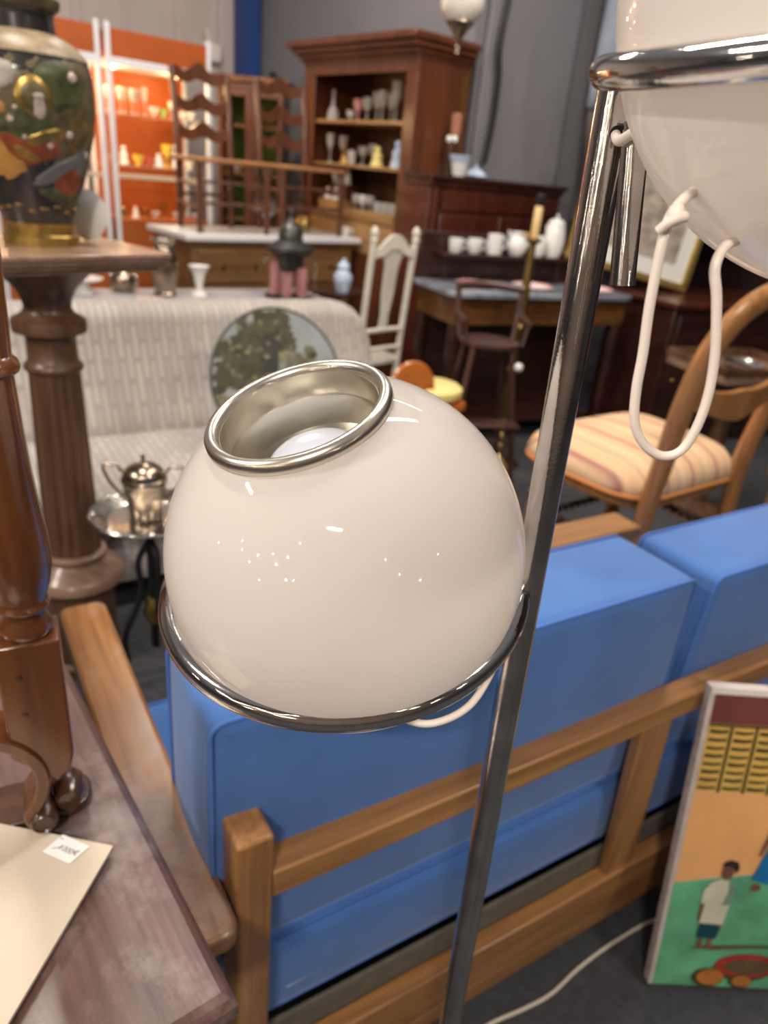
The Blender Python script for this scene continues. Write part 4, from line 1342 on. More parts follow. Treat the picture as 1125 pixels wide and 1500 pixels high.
o = thing('jardiniere', 'small blue and white pot on the red cupboard', 'pot', rcp(0.29, 0.075, 1.5055))
MB().lathe([(0.0001, 0), (0.04, 0), (0.048, 0.02), (0.06, 0.08), (0.075, 0.12), (0.07, 0.12), (0.055, 0.08), (0.0001, 0.06)], (0, 0, 0), 28).build('body', PORC, o)
MB().lathe([(0.0615, 0.08), (0.0765, 0.121), (0.069, 0.1225)], (0, 0, 0), 28, caps=False).build('rim_band', BLUEP, o)
o = thing('figurine', 'dark wooden figure with pale face standing behind the small pot', 'figurine', rcp(0.31, 0.200, 1.5055))
o.scale = (1, 1, 1.2)
MB().lathe([(0.0001, 0), (0.035, 0.0), (0.042, 0.04), (0.036, 0.10), (0.045, 0.13), (0.04, 0.17), (0.02, 0.185), (0.0001, 0.19)], (0, 0, 0), 20).build('torso', WALND, o)
MB().ball((-0.016, -0.028, 0.175), 0.018).build('face', PORC, o)
MB().ball((0.02, -0.022, 0.176), 0.02).build('cheek', PORC, o)
MB().box((-0.012, -0.03, 0.19), (0.052, 0.02, 0.30)).build('headdress', mat('terracotta', (0.33, 0.13, 0.075), 0.6), o, bevel=0.012)
o = thing('lidded_dish', 'low pale blue domed dish beside the pot on red cupboard', 'dish', rcp(0.50, 0.13, 1.5055))
MB().lathe([(0.0001, 0), (0.07, 0), (0.085, 0.012), (0.075, 0.016), (0.06, 0.035), (0.03, 0.055), (0.01, 0.062)], (0, 0, 0), 28).build('cover', BLUEP, o)
MB().ball((0, 0, 0.068), 0.012).build('knob', BLUEP, o)

# backdrop cloth, plastic sheet, hanging cable on the partition
v, f = [], []
NA, NZ = 40, 26
for i in range(NA + 1):
    aa = 3.93 + 0.93 * i / NA
    for k in range(NZ + 1):
        z = 0.02 + 4.2 * k / NZ
        b_ = 3.835 - 0.0012 * math.sin(i * 0.35 + 0.2 * k)
        dz = z - (2.35 - (aa - 4.1) * 0.95)
        b_ -= 0.016 * math.exp(-(dz / 0.10) ** 2) + 0.009 * math.exp(-((aa - 4.35 - 0.25 * (2.1 - z)) / 0.05) ** 2) * (1 if z < 2.2 else 0)
        v.append(ab(aa, b_, z))
for i in range(NA):
    for k in range(NZ):
        p = i * (NZ + 1) + k
        f.append((p, p + NZ + 1, p + NZ + 2, p + 1))
bc = MB().add(v, f).build('backdrop_cloth', GREYC, angle=80)
sm = bc.modifiers.new('thickness', 'SOLIDIFY'); sm.thickness = 0.004; sm.offset = 1
tag(bc, 'grey creased backdrop cloth hanging above the red cupboard', 'cloth')
pts = [ab(4.02, 3.775, 3.4), ab(4.04, 3.775, 2.75), ab(4.00, 3.775, 2.3), ab(4.03, 3.775, 2.1), ab(4.03, 3.775, 1.85), ab(4.00, 3.775, 1.60)]
tag(MB().tube(spline(pts), 0.020, 8).build('cable', BLACKC), 'thick black cable hanging down the grey backdrop cloth', 'cable')


def sheet(name, a0, b0, a1, b1, z0, z1, m, label, cat, amp=0.02):
    v, f = [], []
    n, kz = 24, 16
    for i in range(n + 1):
        p = ab(a0 + (a1 - a0) * i / n, b0 + (b1 - b0) * i / n)
        nn = (ab(a1, b1) - ab(a0, b0)).normalized()
        nn = Vector((-nn.y, nn.x, 0))
        for k in range(kz + 1):
            q = p + nn * amp * (math.sin(i * 1.1 + k * 0.35) + 0.6 * math.sin(i * 2.3 - k * 0.5))
            v.append((q.x, q.y, z0 + (z1 - z0) * k / kz))
    for i in range(n):
        for k in range(kz):
            s_ = i * (kz + 1) + k
            f.append((s_, s_ + kz + 1, s_ + kz + 2, s_ + 1))
    o = MB().add(v, f).build(name, m, angle=80)
    sm = o.modifiers.new('thickness', 'SOLIDIFY'); sm.thickness = 0.004
    return tag(o, label, cat)


sheet('plastic_sheet', 5.0, 3.76, 5.45, 2.55, 2.05, 4.3, PLAST, 'pale blue plastic sheet hanging right of the grey backdrop', 'sheet')
sheet('dust_sheet', 5.05, 3.76, 5.52, 2.50, 1.25, 2.04, DARKB, 'brown grey dust sheet below the pale plastic sheet', 'cloth', 0.03)

# ================================================================== BRASS LAMP
bl = thing('floor_lamp', 'tall brass standard lamp with candle sleeve before the washstand', 'floor lamp', (0.632, 3.98, 0))
MB().lathe([(0.13, 0), (0.13, 0.015), (0.10, 0.03), (0.05, 0.05), (0.032, 0.075), (0.04, 0.09), (0.028, 0.105), (0.042, 0.125), (0.026, 0.15), (0.036, 0.17), (0.024, 0.20), (0.034, 0.23), (0.024, 0.26)], (0, 0, 0), 32).build('base', BRASS, bl)
MB().lathe([(0.022, 0.26), (0.032, 0.34), (0.030, 0.45), (0.024, 0.54), (0.034, 0.56), (0.024, 0.58), (0.020, 0.70), (0.028, 0.78), (0.036, 0.80), (0.028, 0.82), (0.038, 0.845), (0.026, 0.87), (0.032, 0.90), (0.024, 1.0), (0.019, 1.15), (0.018, 1.22), (0.038, 1.235), (0.046, 1.245), (0.03, 1.255)], (0, 0, 0), 28).build('stem', BRASS, bl)
MB().lathe([(0.020, 1.255), (0.021, 1.26), (0.021, 1.40), (0.017, 1.405)], (0, 0, 0), 24).build('candle_sleeve', CANDLE, bl)
MB().lathe([(0.017, 1.405), (0.022, 1.412), (0.022, 1.455), (0.016, 1.46), (0.0001, 1.462)], (0, 0, 0), 24).build('bulb_holder', BLACKC, bl)
MB().tube(spline([(-0.07, 0, 1.262), (-0.035, 0, 1.27), (-0.01, 0, 1.25)], 5), 0.008, 8).build('arm', BRASS, bl)

# ================================================================== HIGH CHAIR, STOOL WITH YELLOW PAD
hc = thing('high_chair', "small child's high chair of dark wood beside the brass lamp", 'high chair', (0.44, 3.62, 0), R(10))
MB().lathe([(0.0001, 0.755), (0.135, 0.757), (0.15, 0.768), (0.15, 0.782), (0.13, 0.788), (0.0001, 0.782)], (0, 0, 0), 32).build('seat', HIGHW, hc)
for sx in (-1, 1):
    for sy in (-1, 1):
        MB().tube([(0.19 * sx, 0.16 * sy, 0.006), (0.15 * sx, 0.125 * sy, 0.35), (0.10 * sx, 0.085 * sy, 0.758)], [0.012, 0.018, 0.014], 12).build('leg', HIGHW, hc)
    MB().tube([(0.172 * sx, -0.145, 0.17), (0.172 * sx, 0.145, 0.17)], 0.009, 8).build('rung', HIGHW, hc)
    MB().tube([(0.14 * sx, 0.06, 0.78), (0.155 * sx, 0.09, 0.90), (0.165 * sx, 0.11, 1.02)], 0.015, 10).build('back_post', HIGHW, hc)
    MB().tube([(0.14 * sx, -0.09, 0.78), (0.16 * sx, -0.08, 0.88)], 0.010, 8).build('arm_post', HIGHW, hc)
    MB().tube([(0.16 * sx, -0.10, 0.885), (0.165 * sx, 0.10, 0.905)], 0.012, 8).build('arm', HIGHW, hc)
MB().tube(spline([(-0.17, 0.11, 1.02), (0, 0.15, 1.03), (0.17, 0.11, 1.02)], 6), 0.02, 10).build('top_rail', HIGHW, hc)
MB().tube([(-0.16, -0.133, 0.30), (0.16, -0.133, 0.30)], 0.010, 8).build('rung', HIGHW, hc)
MB().box((-0.15, -0.24, 0.40), (0.15, -0.12, 0.415)).build('footrest', HIGHW, hc, bevel=0.003)
MB().ball((0.12, -0.15, 0.69), 0.022).build('knob', PORC, hc)

ys = thing('stool', 'low stool of bright orange wood with yellow cushion behind lamp globe', 'stool', (0.125, 3.40, 0), R(20))
MB().lathe([(0.0001, 0.52), (0.13, 0.525), (0.15, 0.545), (0.15, 0.575), (0.13, 0.59), (0.0001, 0.592)], (0.05, 0.0, 0), 32).build('cushion', YELL, ys)
MB().lathe([(0.0001, -0.012), (0.115, -0.012), (0.125, 0), (0.115, 0.012), (0.0001, 0.012)], (-0.095, -0.11, 0.60), 32, axis=(0.2, -1, 0.15)).build('backrest', ORW, ys)
MB().prism(rounded_rect(-0.14, -0.13, 0.2, 0.13, 0.05), 0.49, 0.52).build('seat_board', ORW, ys)
for x, y_ in ((-0.1, -0.1), (0.15, -0.1), (-0.1, 0.1), (0.15, 0.1)):
    MB().tube([(x, y_, 0), (x, y_, 0.491)], 0.016, 10).build('leg', ORW, ys)

# ================================================================== WHITE CHAIR
wc = thing('chair', 'cream painted chair with carved lyre splat behind the pale sofa', 'chair', (-0.126, 4.30, 0), R(48))
HWc = 0.168
for s in (-1, 1):
    zs = [(0.0, 0.04), (0.45, 0.0), (0.7, -0.015), (1.0, -0.04), (1.15, -0.055)]
    MB().tube([(s * HWc, y_, z) for z, y_ in zs], 0.0195, 14).build('stile', WPAINT, wc)
    MB().lathe([(0.0195, 1.145), (0.024, 1.155), (0.017, 1.165), (0.024, 1.185), (0.022, 1.205), (0.008, 1.222), (0.0001, 1.226)], (s * HWc, -0.056, 0), 16).build('finial', WPAINT, wc)
    MB().tube([(s * 0.18, 0.40, 0.0), (s * 0.175, 0.385, 0.44)], [0.014, 0.02], 12).build('leg', WPAINT, wc)
crest = [(-0.165, 1.07), (-0.12, 1.075), (-0.08, 1.11), (-0.04, 1.155), (0.0, 1.165), (0.04, 1.155), (0.08, 1.11), (0.12, 1.075), (0.165, 1.07), (0.165, 1.115), (0.12, 1.125), (0.09, 1.16), (0.05, 1.19), (0.0, 1.197), (-0.05, 1.19), (-0.09, 1.16), (-0.12, 1.125), (-0.165, 1.115)]
crest = [(x, z - 0.012) for x, z in crest]
cv_, cf_ = [], []
half = [(-0.165, 1.058, 1.103), (-0.12, 1.063, 1.113), (-0.08, 1.075, 1.15), (-0.04, 1.10, 1.178), (0, 1.105, 1.185), (0.04, 1.10, 1.178), (0.08, 1.075, 1.15), (0.12, 1.063, 1.113), (0.165, 1.058, 1.103)]
for x, z0, z1 in half:
    cv_ += [(x, -0.066, z0), (x, -0.044, z0), (x, -0.046, z1), (x, -0.064, z1)]
for k in range(len(half) - 1):
    for q in range(4):
        l = (q + 1) % 4
        cf_.append((4 * k + q, 4 * k + 4 + q, 4 * k + 4 + l, 4 * k + l))
cf_ += [(0, 1, 2, 3), tuple(range(len(cv_) - 1, len(cv_) - 5, -1))]
MB().add(cv_, cf_).build('crest_rail', WPAINT, wc, bevel=0.003)
sv, sf = [], []
spl = [(0.645, 0.034), (0.74, 0.030), (0.80, 0.040), (0.86, 0.048), (0.95, 0.050), (1.02, 0.056), (1.08, 0.078), (1.12, 0.085)]
for z, hw_ in spl:
    yy = -0.015 - (z - 0.7) * 0.085
    for k in range(7):
        u = -1 + 2 * k / 6
        sv.append((hw_ * u, yy - 0.008 - 0.003 * math.cos(u * math.pi * 3), z))
    for k in range(7):
        u = 1 - 2 * k / 6
        sv.append((hw_ * u, yy + 0.006, z))
for i in range(len(spl) - 1):
    for k in range(14):
        l = (k + 1) % 14
        sf.append((14 * i + k, 14 * i + l, 14 * i + 14 + l, 14 * i + 14 + k))
sf += [tuple(range(13, -1, -1)), tuple(range(14 * (len(spl) - 1), 14 * len(spl)))]
MB().add(sv, sf).build('splat', WPAINT, wc)
for z, r_ in ((0.645, 0.015), (0.535, 0.014)):
    MB().tube([(-HWc, -0.01, z), (0, -0.014, z + 0.004), (HWc, -0.01, z)], r_, 10).build('cross_rail', WPAINT, wc)
MB().prism(rounded_rect(-0.20, -0.01, 0.20, 0.41, 0.03), 0.435, 0.47).build('seat', WPAINT, wc, bevel=0.006)

# ================================================================== TABLE BEHIND PALE SOFA
TBc = sofaframe(1.14, 3.87)
bt = thing('console_table', 'grey topped table right behind the pale sofa carrying silver and lantern', 'table', TBc, SA)
MB().box((-0.78, -0.24, 0.776), (0.78, 0.24, 0.806)).build('tabletop', mat('grey_cloth_top', (0.34, 0.33, 0.34), 0.5, var=0.1, vscale=6), bt, bevel=0.004)
MB().box((-0.70, -0.22, 0.70), (0.70, 0.22, 0.776)).build('apron', REDD, bt, bevel=0.003)
for x in (-0.68, 0.64):
    for y_ in (-0.21, 0.17):
        MB().box((x, y_, 0), (x + 0.04, y_ + 0.04, 0.701)).build('leg', REDD, bt)


def btp(e, y, z=0.8065):
    return sofaframe(1.14 + e, 3.87 + y, z)


sv_ = thing('vase', 'ribbed silver vase on the grey table behind pale sofa', 'vase', (-1.255, 3.84, 0.8065))
MB().lathe([(0.0001, 0), (0.055, 0), (0.058, 0.01), (0.05, 0.02), (0.058, 0.06), (0.070, 0.12), (0.074, 0.17), (0.068, 0.21), (0.05, 0.235), (0.046, 0.25), (0.06, 0.275), (0.056, 0.275), (0.04, 0.25), (0.0001, 0.24)], (0, 0, 0), 60, flute=(0.03, 0.2, 12, 0.08)).build('body', TARN, sv_)
MB().torus((0, 0, 0.275), (0, 0, 1), 0.058, 0.006, 36, 8).build('rim', SILVER, sv_)
fv = tag(MB().lathe([(0.0001, 0), (0.045, 0), (0.04, 0.012), (0.016, 0.03), (0.02, 0.06), (0.032, 0.11), (0.05, 0.15), (0.056, 0.152), (0.053, 0.148), (0.03, 0.11), (0.0001, 0.06)], (0, 0, 0), 28).build('goblet', PORC, loc=(-1.10, 3.93, 0.8065)), 'white flared china goblet beside the ribbed silver vase', 'goblet')
sv2 = thing('cake_stand', 'low white dish with silver lip on table behind pedestal', 'dish', (-1.62, 3.68, 0.8065))
MB().lathe([(0.0001, 0), (0.05, 0), (0.03, 0.015), (0.03, 0.05), (0.09, 0.065), (0.1, 0.075), (0.095, 0.077), (0.0001, 0.06)], (0, 0, 0), 30).build('dish', PORC, sv2)
tea = thing('teapot', 'squat old silver teapot on the grey table behind sofa', 'teapot', (-1.47, 3.83, 0.8065), R(150))
MB().lathe([(0.0001, 0), (0.045, 0), (0.06, 0.02), (0.068, 0.06), (0.056, 0.09), (0.03, 0.105), (0.012, 0.112), (0.014, 0.125), (0.0001, 0.132)], (0, 0, 0), 28).build('body', TARN, tea)
MB().tube(spline([(0.06, 0, 0.03), (0.09, 0, 0.055), (0.105, 0, 0.10)], 5), 0.011, 10).build('spout', SILVER, tea)
MB().tube(spline([(-0.05, 0, 0.09), (-0.095, 0, 0.095), (-0.10, 0, 0.05), (-0.06, 0, 0.03)], 5), 0.006, 8).build('handle', SILVER, tea)
bk_ = tag(MB().box((-0.08, -0.05, 0), (0.08, 0.05, 0.07)).build('box', mat('sage_card', (0.36, 0.36, 0.27), 0.7), loc=(-1.74, 3.47, 0.8065), rz=R(30), bevel=0.003), 'sage green box on the table behind the pedestal', 'box')
pb_ = tag(MB().box((-0.07, -0.05, 0), (0.07, 0.05, 0.012)).build('book', mat('pale_pink_cover', (0.55, 0.38, 0.35), 0.6), loc=tuple(btp(-0.22, -0.14)), rz=R(40), bevel=0.002), 'thin pale pink booklet near the ribbed silver vase', 'book')

# lantern
ln = thing('lantern', 'dark metal lantern with pink candles behind glass on grey table', 'lantern', (-0.655, 4.16, 0.8065))
ln.scale = (1.28, 1.28, 1.12)
MB().lathe([(0.0001, 0), (0.10, 0), (0.105, 0.006), (0.0001, 0.01)], (0, 0, 0), 6 * 4).build('base', IRON, ln)
gl = MB().lathe([(0.112, 0.01), (0.115, 0.14), (0.112, 0.175), (0.085, 0.2), (0.082, 0.2), (0.109, 0.173), (0.112, 0.14), (0.109, 0.01)], (0, 0, 0), 36, closed=True).build('glass', PANE, ln)
DKM = mat('dark_pewter', (0.075, 0.075, 0.068), 0.35, 0.7, var=0.3, vscale=20)
MB().lathe([(0.045, 0.13), (0.055, 0.15), (0.06, 0.19), (0.10, 0.22), (0.105, 0.235), (0.075, 0.255), (0.052, 0.27), (0.052, 0.32), (0.04, 0.335), (0.02, 0.35), (0.008, 0.385), (0.012, 0.40), (0.0001, 0.41)], (0, 0, 0), 32).build('hood', DKM, ln)
for k, (x, y_, h_) in enumerate([(-0.055, -0.02, 0.17), (0.0, -0.06, 0.125), (0.055, -0.02, 0.15), (-0.02, 0.05, 0.12), (0.04, 0.05, 0.125)]):
    MB().lathe([(0.024, 0.0105), (0.024, h_ - 0.006), (0.018, h_), (0.0001, h_)], (x * 1.05, y_ * 1.05, 0), 20).build('candle', PINK, ln)

# ornament on a small round table
rt_ = thing('round_table', 'small dark round table holding the pale blue jar', 'table', (-0.46, 4.78, 0))
MB().lathe([(0.20, 0.755), (0.21, 0.765), (0.21, 0.78), (0.0001, 0.782)], (0, 0, 0), 36).build('tabletop', REDD, rt_)
MB().lathe([(0.15, 0), (0.13, 0.03), (0.03, 0.07), (0.025, 0.6), (0.06, 0.75), (0.19, 0.757)], (0, 0, 0), 24).build('pedestal_leg', REDD, rt_)
jr = thing('jar', 'pale blue grey lidded jar left of the cream chair', 'jar', (-0.40, 4.68, 0.7825))
MB().lathe([(0.0001, 0), (0.04, 0), (0.046, 0.02), (0.06, 0.07), (0.058, 0.10), (0.04, 0.125), (0.032, 0.135), (0.036, 0.14)], (0, 0, 0), 26).build('body', BLUEP, jr)
MB().lathe([(0.036, 0.1405), (0.04, 0.15), (0.03, 0.175), (0.012, 0.185), (0.014, 0.195), (0.0001, 0.205)], (0, 0, 0), 26).build('lid', BLUEP, jr)

# ================================================================== DESK WITH CHAIRS ON IT
DF = Vector((-1.083, 4.764, 0))
dk = thing('chest', 'tall oak drawer chest with white slab carrying two ladder back chairs', 'chest', DF, R(42))
MB().box((-0.30, 0.02, 0.06), (0.92, 0.54, 1.01)).build('carcass', DESKW, dk, bevel=0.004)
MB().box((-0.32, 0.0, 0.985), (0.94, 0.55, 1.012)).build('top', DESKW, dk, bevel=0.004)
MB().box((-0.36, -0.025, 1.0125), (0.97, 0.555, 1.050)).build('white_slab', mat('white_marble', (0.70, 0.70, 0.72), 0.3, var=0.06, vscale=5), dk, bevel=0.006)
for cx in (0, 1):
    for k in range(4):
        d_ = MB().box((-0.27 + 0.60 * cx, 0.006, 0.10 + 0.22 * k), (0.30 + 0.60 * cx, 0.02, 0.30 + 0.22 * k)).build('drawer', DESKW, dk, bevel=0.005)
        for q in (0.17, 0.40):
            MB().lathe([(0.010, 0), (0.014, 0.012), (0.0001, 0.018)], (-0.27 + 0.60 * cx + q, 0.006, 0.20 + 0.22 * k), 12, axis=(0, -1, 0)).build('knob', REDD, d_)
MB().box((-0.28, 0.05, 0), (0.90, 0.52, 0.06)).build('plinth', DESKW, dk)


def dkp(x, y, z=1.0505):
    return (DF.x + x * C42 - y * S42, DF.y + x * S42 + y * C42, z)


def ladder(label, loc, rz):
    o = thing('ladder_back_chair', label, 'chair', loc, rz, 'ladder back chairs on the oak chest')
    for s in (-1, 1):
        MB().tube([(s * 0.185, 0.19, 0), (s * 0.185, 0.19, 0.42), (s * 0.185, 0.215, 0.70), (s * 0.185, 0.25, 0.90)], 0.020, 12).build('back_post', CHAIRW, o)
        MB().tube([(s * 0.235, -0.19, 0), (s * 0.235, -0.19, 0.405)], 0.019, 12).build('leg', CHAIRW, o)
        for z in (0.14, 0.26):
            MB().tube([(s * 0.235, -0.19, z), (s * 0.20, 0.19, z + 0.02)], 0.010, 8).build('rung', CHAIRW, o)
    for z in (0.17, 0.29):
        MB().tube([(-0.235, -0.19, z), (0.235, -0.19, z)], 0.010, 8).build('rung', CHAIRW, o)
    MB().tube([(-0.2, 0.19, 0.2), (0.2, 0.19, 0.2)], 0.010, 8).build('rung', CHAIRW, o)
    MB().prism(rounded_rect(-0.255, -0.215, 0.255, 0.19, 0.03), 0.395, 0.422).build('seat', SEATW, o, bevel=0.008)
    for z, yy in ((0.545, 0.20), (0.70, 0.215), (0.865, 0.245)):
        v, f = [], []
        n = 20
        for k in range(n + 1):
            u = -1 + 2 * k / n
            wv = 0.020 * math.cos(u * math.pi * 2) + 0.022 * (1 - u * u)
            h_ = 0.028 + 0.012 * (1 - abs(u))
            yb = yy + 0.02 * (1 - u * u)
            v += [(0.185 * u, yb - 0.007, z - h_ + wv * 0.7), (0.185 * u, yb + 0.007, z - h_ + wv * 0.7), (0.185 * u, yb + 0.007, z + h_ + wv), (0.185 * u, yb - 0.007, z + h_ + wv)]
        for k in range(n):
            for q in range(4):
                l = (q + 1) % 4
                f.append((4 * k + q, 4 * k + 4 + q, 4 * k + 4 + l, 4 * k + l))
        f += [(0, 1, 2, 3), tuple(range(4 * n + 3, 4 * n - 1, -1))]
        MB().add(v, f).build('ladder_slat', CHAIRW, o)
    return o


l1 = ladder('left ladder back chair standing on the oak chest, before the lit cabinet', dkp(0.02, 0.27), R(42))
l2 = copy_tree(l1, 'right ladder back chair standing on the oak chest, beside the bookcase', dkp(0.61, 0.27), R(42))
o = thing('cup', 'small white cup on the right end of the white slab', 'cup', dkp(0.925, 0.12))
MB().lathe([(0.0001, 0), (0.022, 0), (0.034, 0.03), (0.042, 0.06), (0.039, 0.06), (0.02, 0.01), (0.0001, 0.008)], (0, 0, 0), 22).build('bowl', PORC, o)
MB().tube(spline([(0.04, 0, 0.05), (0.06, 0, 0.045), (0.055, 0, 0.025), (0.033, 0, 0.02)], 4), 0.004, 8).build('handle', PORC, o)
o = thing('pot', 'round brass pot on the white slab under right chair', 'pot', dkp(0.73, 0.36))
MB().lathe([(0.0001, 0), (0.04, 0), (0.06, 0.03), (0.062, 0.06), (0.045, 0.085), (0.05, 0.1), (0.046, 0.1), (0.0001, 0.08)], (0, 0, 0), 26).build('body', BRASS, o)
MB().torus((0, 0, 0.1), (0, 0, 1), 0.048, 0.004, 28, 8).build('rim', BRASS, o)

# ================================================================== GREEN CURTAINED CABINET in the corner
gc = thing('display_cabinet', 'glazed corner cabinet lined with green cloth behind the ladder chairs', 'cabinet', (-1.54, 6.10, 0), 0)
GW = 0.49
MB().box((0, 0.03, 0.05), (0.03, 0.36, 1.99)).build('side_panel', BKW, gc)
MB().box((GW - 0.03, 0.03, 0.05), (GW, 0.36, 1.99)).build('side_panel', BKW, gc)
MB().box((0.03, 0.34, 0.05), (GW - 0.03, 0.36, 1.99)).build('back_panel', GREENF, gc)
for z in (0.06, 1.03, 1.36, 1.70, 1.97):
    MB().box((0.03, 0.05, z), (GW - 0.03, 0.34, z + 0.018)).build('shelf', SHELF if z > 1 else BKW, gc)
MB().box((-0.04, -0.03, 1.99), (GW + 0.04, 0.38, 2.03)).build('cornice', mat('cabinet_cornice', (0.22, 0.08, 0.025), 0.4, coat=0.3, var=0.15, vscale=20), gc, bevel=0.008)
MB().box((-0.015, 0.0, 1.94), (GW + 0.015, 0.365, 1.99)).build('frieze', BKW, gc, bevel=0.006)
for x0 in (0.0, GW / 2 + 0.002):
    x1 = x0 + GW / 2 - 0.002
    d_ = MB()
    d_.box((x0, 0.0, 0.95), (x0 + 0.035, 0.028, 1.94)); d_.box((x1 - 0.035, 0.0, 0.95), (x1, 0.028, 1.94))
    d_.box((x0 + 0.035, 0.0, 0.95), (x1 - 0.035, 0.028, 0.99)); d_.box((x0 + 0.035, 0.0, 1.90), (x1 - 0.035, 0.028, 1.94))
    dd = d_.build('door', BKW, gc, bevel=0.003)
    MB().box((x0 + 0.035, 0.012, 0.99), (x1 - 0.035, 0.016, 1.90)).build('pane', PANE, dd, smooth=False)
    MB().box((x0, 0.004, 0.08), (x1, 0.028, 0.93)).build('lower_door', BKW, gc, bevel=0.004)
for k in range(3):
    tag(MB().lathe([(0.0001, 0), (0.025, 0), (0.045, 0.02), (0.060, 0.05), (0.057, 0.05), (0.042, 0.02), (0.0001, 0.008)], (0, 0, 0), 24).build('bowl', PORC, loc=(-1.43 + 0.125 * k, 6.22, 1.3785)),
        ['left white bowl on the green cabinet middle shelf', 'centre white bowl on the green cabinet middle shelf', 'right white bowl on the green cabinet middle shelf'][k], 'bowl', 'white bowls in green cabinet')
tag(MB().lathe([(0.0001, 0), (0.08, 0.002), (0.095, 0.010), (0.093, 0.013), (0.075, 0.006), (0.0001, 0.004)], (0, 0, 0), 30, axis=(0, -1, 0.25)).build('plate', BLUEP, loc=(-1.21, 6.30, 1.145)), 'blue and white plate standing on green cabinet low shelf', 'plate')
tag(MB().lathe([(0.0001, 0), (0.016, 0), (0.03, 0.01), (0.034, 0.03), (0.02, 0.05), (0.0001, 0.056)], (0, 0, 0), 16).build('finial', IRON, loc=(-1.15, 6.2, 2.0305)), 'small dark knob ornament on top of green lined cabinet', 'ornament')

# white switch on the left wall
so_ = thing('wall_socket', 'white plastic socket with lead on left wall near blue column', 'socket', ab(3.50, 6.66, 2.28), R(42))
MB().box((-0.05, -0.03, -0.07), (0.05, 0.04, 0.07)).build('housing', WHITE_SW, so_, bevel=0.02)
MB().tube([(-0.04, 0.02, 0.07), (-0.08, 0.02, 0.17)], 0.022, 10).build('lead', WHITE_SW, so_)

# ================================================================== ORANGE LIT DISPLAY CABINETS
OO = Vector((-1.556, 5.90, 0))


def ocp(x, y, z):
    return (OO.x + x * C42 - y * S42, OO.y + x * S42 + y * C42, z)


def orange_case(label, x1, width, lit):
    o = thing('display_cabinet', label, 'cabinet', ocp(x1, 0, 0), R(42), 'orange display cabinets along the left wall')
    x0 = -width
    for x in (x0, 0):
        for y_ in (0, 0.40):
            MB().box((x - 0.016, y_ - 0.016, 0), (x + 0.016, y_ + 0.016, 2.20)).build('post', ALUW, o, bevel=0.003)
    MB().box((x0 + 0.016, -0.008, 2.01), (-0.016, 0.41, 2.17)).build('header', ORANGE, o, bevel=0.003)
    MB().box((x0 + 0.016, -0.014, 1.965), (-0.016, 0.41, 2.01)).build('header_rail', ALUW, o, bevel=0.003)
    MB().box((x0 + 0.016, 0.395, 0.1), (-0.016, 0.41, 1.965)).build('back_panel', ORANGE, o)
    for z in (1.36, 1.685):
        MB().box((x0 + 0.018, 0.02, z), (-0.018, 0.39, z + 0.010)).build('shelf', mat('shelf_glass', (0.75, 0.62, 0.45), 0.15, alpha=0.22), o)
    MB().box((x0 + 0.016, -0.012, 1.285), (-0.016, 0.012, 1.315)).build('rail', mat('pale_rail', (0.62, 0.52, 0.36), 0.4), o, bevel=0.003)
    MB().box((x0 + 0.016, 0.0, 0.08), (-0.016, 0.395, 1.02)).build('base', mat('orange_base', (0.40, 0.10, 0.02), 0.5), o, bevel=0.003)
    for k, fx_ in enumerate((0.05, 0.68)):
        xx = x0 + width * fx_
        s_ = MB().lathe([(0.034, 0), (0.034, -0.012), (0.026, -0.015), (0.0001, -0.015)], (xx, 0.06, 1.9645), 20).build('downlight', SPOTM, o)
        d_ = bpy.data.lights.new('downlight_lamp', 'POINT')
        d_.energy = lit
        d_.color = (1.0, 0.66, 0.32)
        d_.shadow_soft_size = 0.03
        lo = bpy.data.objects.new('downlight_lamp', d_)
        COL.objects.link(lo)
        lo.parent = o
        lo.location = (xx, 0.06, 1.90)
        for zz in (1.64, 1.27):  # added fill points without fittings, evening the glow down the back panel
            d2 = bpy.data.lights.new('added_shelf_fill', 'POINT')
            d2.energy = lit * 0.22
            d2.color = (1.0, 0.66, 0.32)
            d2.shadow_soft_size = 0.02
            l2_ = bpy.data.objects.new('added_shelf_fill', d2)
            COL.objects.link(l2_)
            l2_.parent = o
            l2_.location = (xx, 0.06, zz)
    return o


orange_case('orange lit display cabinet with white posts behind left ladder chair', 0.0, 0.715, 4.2)
orange_case('orange lit display cabinet half hidden behind the large vase', -0.785, 0.72, 4.2)


# ------------------------------------------------------------------ glass and china on shelves
def goblet_bm(h, r):
    return MB().lathe([(0.0001, 0), (r * .8, 0), (r * .75, h * .03), (r * .15, h * .07), (r * .13, h * .42), (r * .5, h * .50), (r * .92, h * .66), (r, h), (r * .93, h), (r * .84, h * .67), (r * .3, h * .54), (0.0001, h * .53)], (0, 0, 0), 18)


def tumbler_bm(h, r):
    return MB().lathe([(0.0001, 0), (r * .85, 0), (r, h), (r * .92, h), (r * .78, h * .12), (0.0001, h * .12)], (0, 0, 0), 18)


def decanter_bm(h, r):
    return MB().lathe([(0.0001, 0), (r, 0), (r * 1.05, h * .1), (r * .9, h * .32), (r * .32, h * .48), (r * .22, h * .78), (r * .4, h * .82), (r * .15, h * .84), (r * .35, h * .93), (0.0001, h)], (0, 0, 0), 18)


def figure_bm(h, r):
    return MB().lathe([(0.0001, 0), (r, 0), (r * 1.0, h * .1), (r * .7, h * .4), (r * .85, h * .58), (r * .4, h * .7), (r * .32, h * .74), (r * .52, h * .83), (r * .5, h * .93), (r * .2, h), (0.0001, h)], (0, 0, 0), 18)


def bowl_bm(h, r):
    return MB().lathe([(0.0001, 0), (r * .45, 0), (r * .4, h * .2), (r * .8, h * .5), (r, h), (r * .93, h), (r * .72, h * .55), (0.0001, h * .35)], (0, 0, 0), 20)


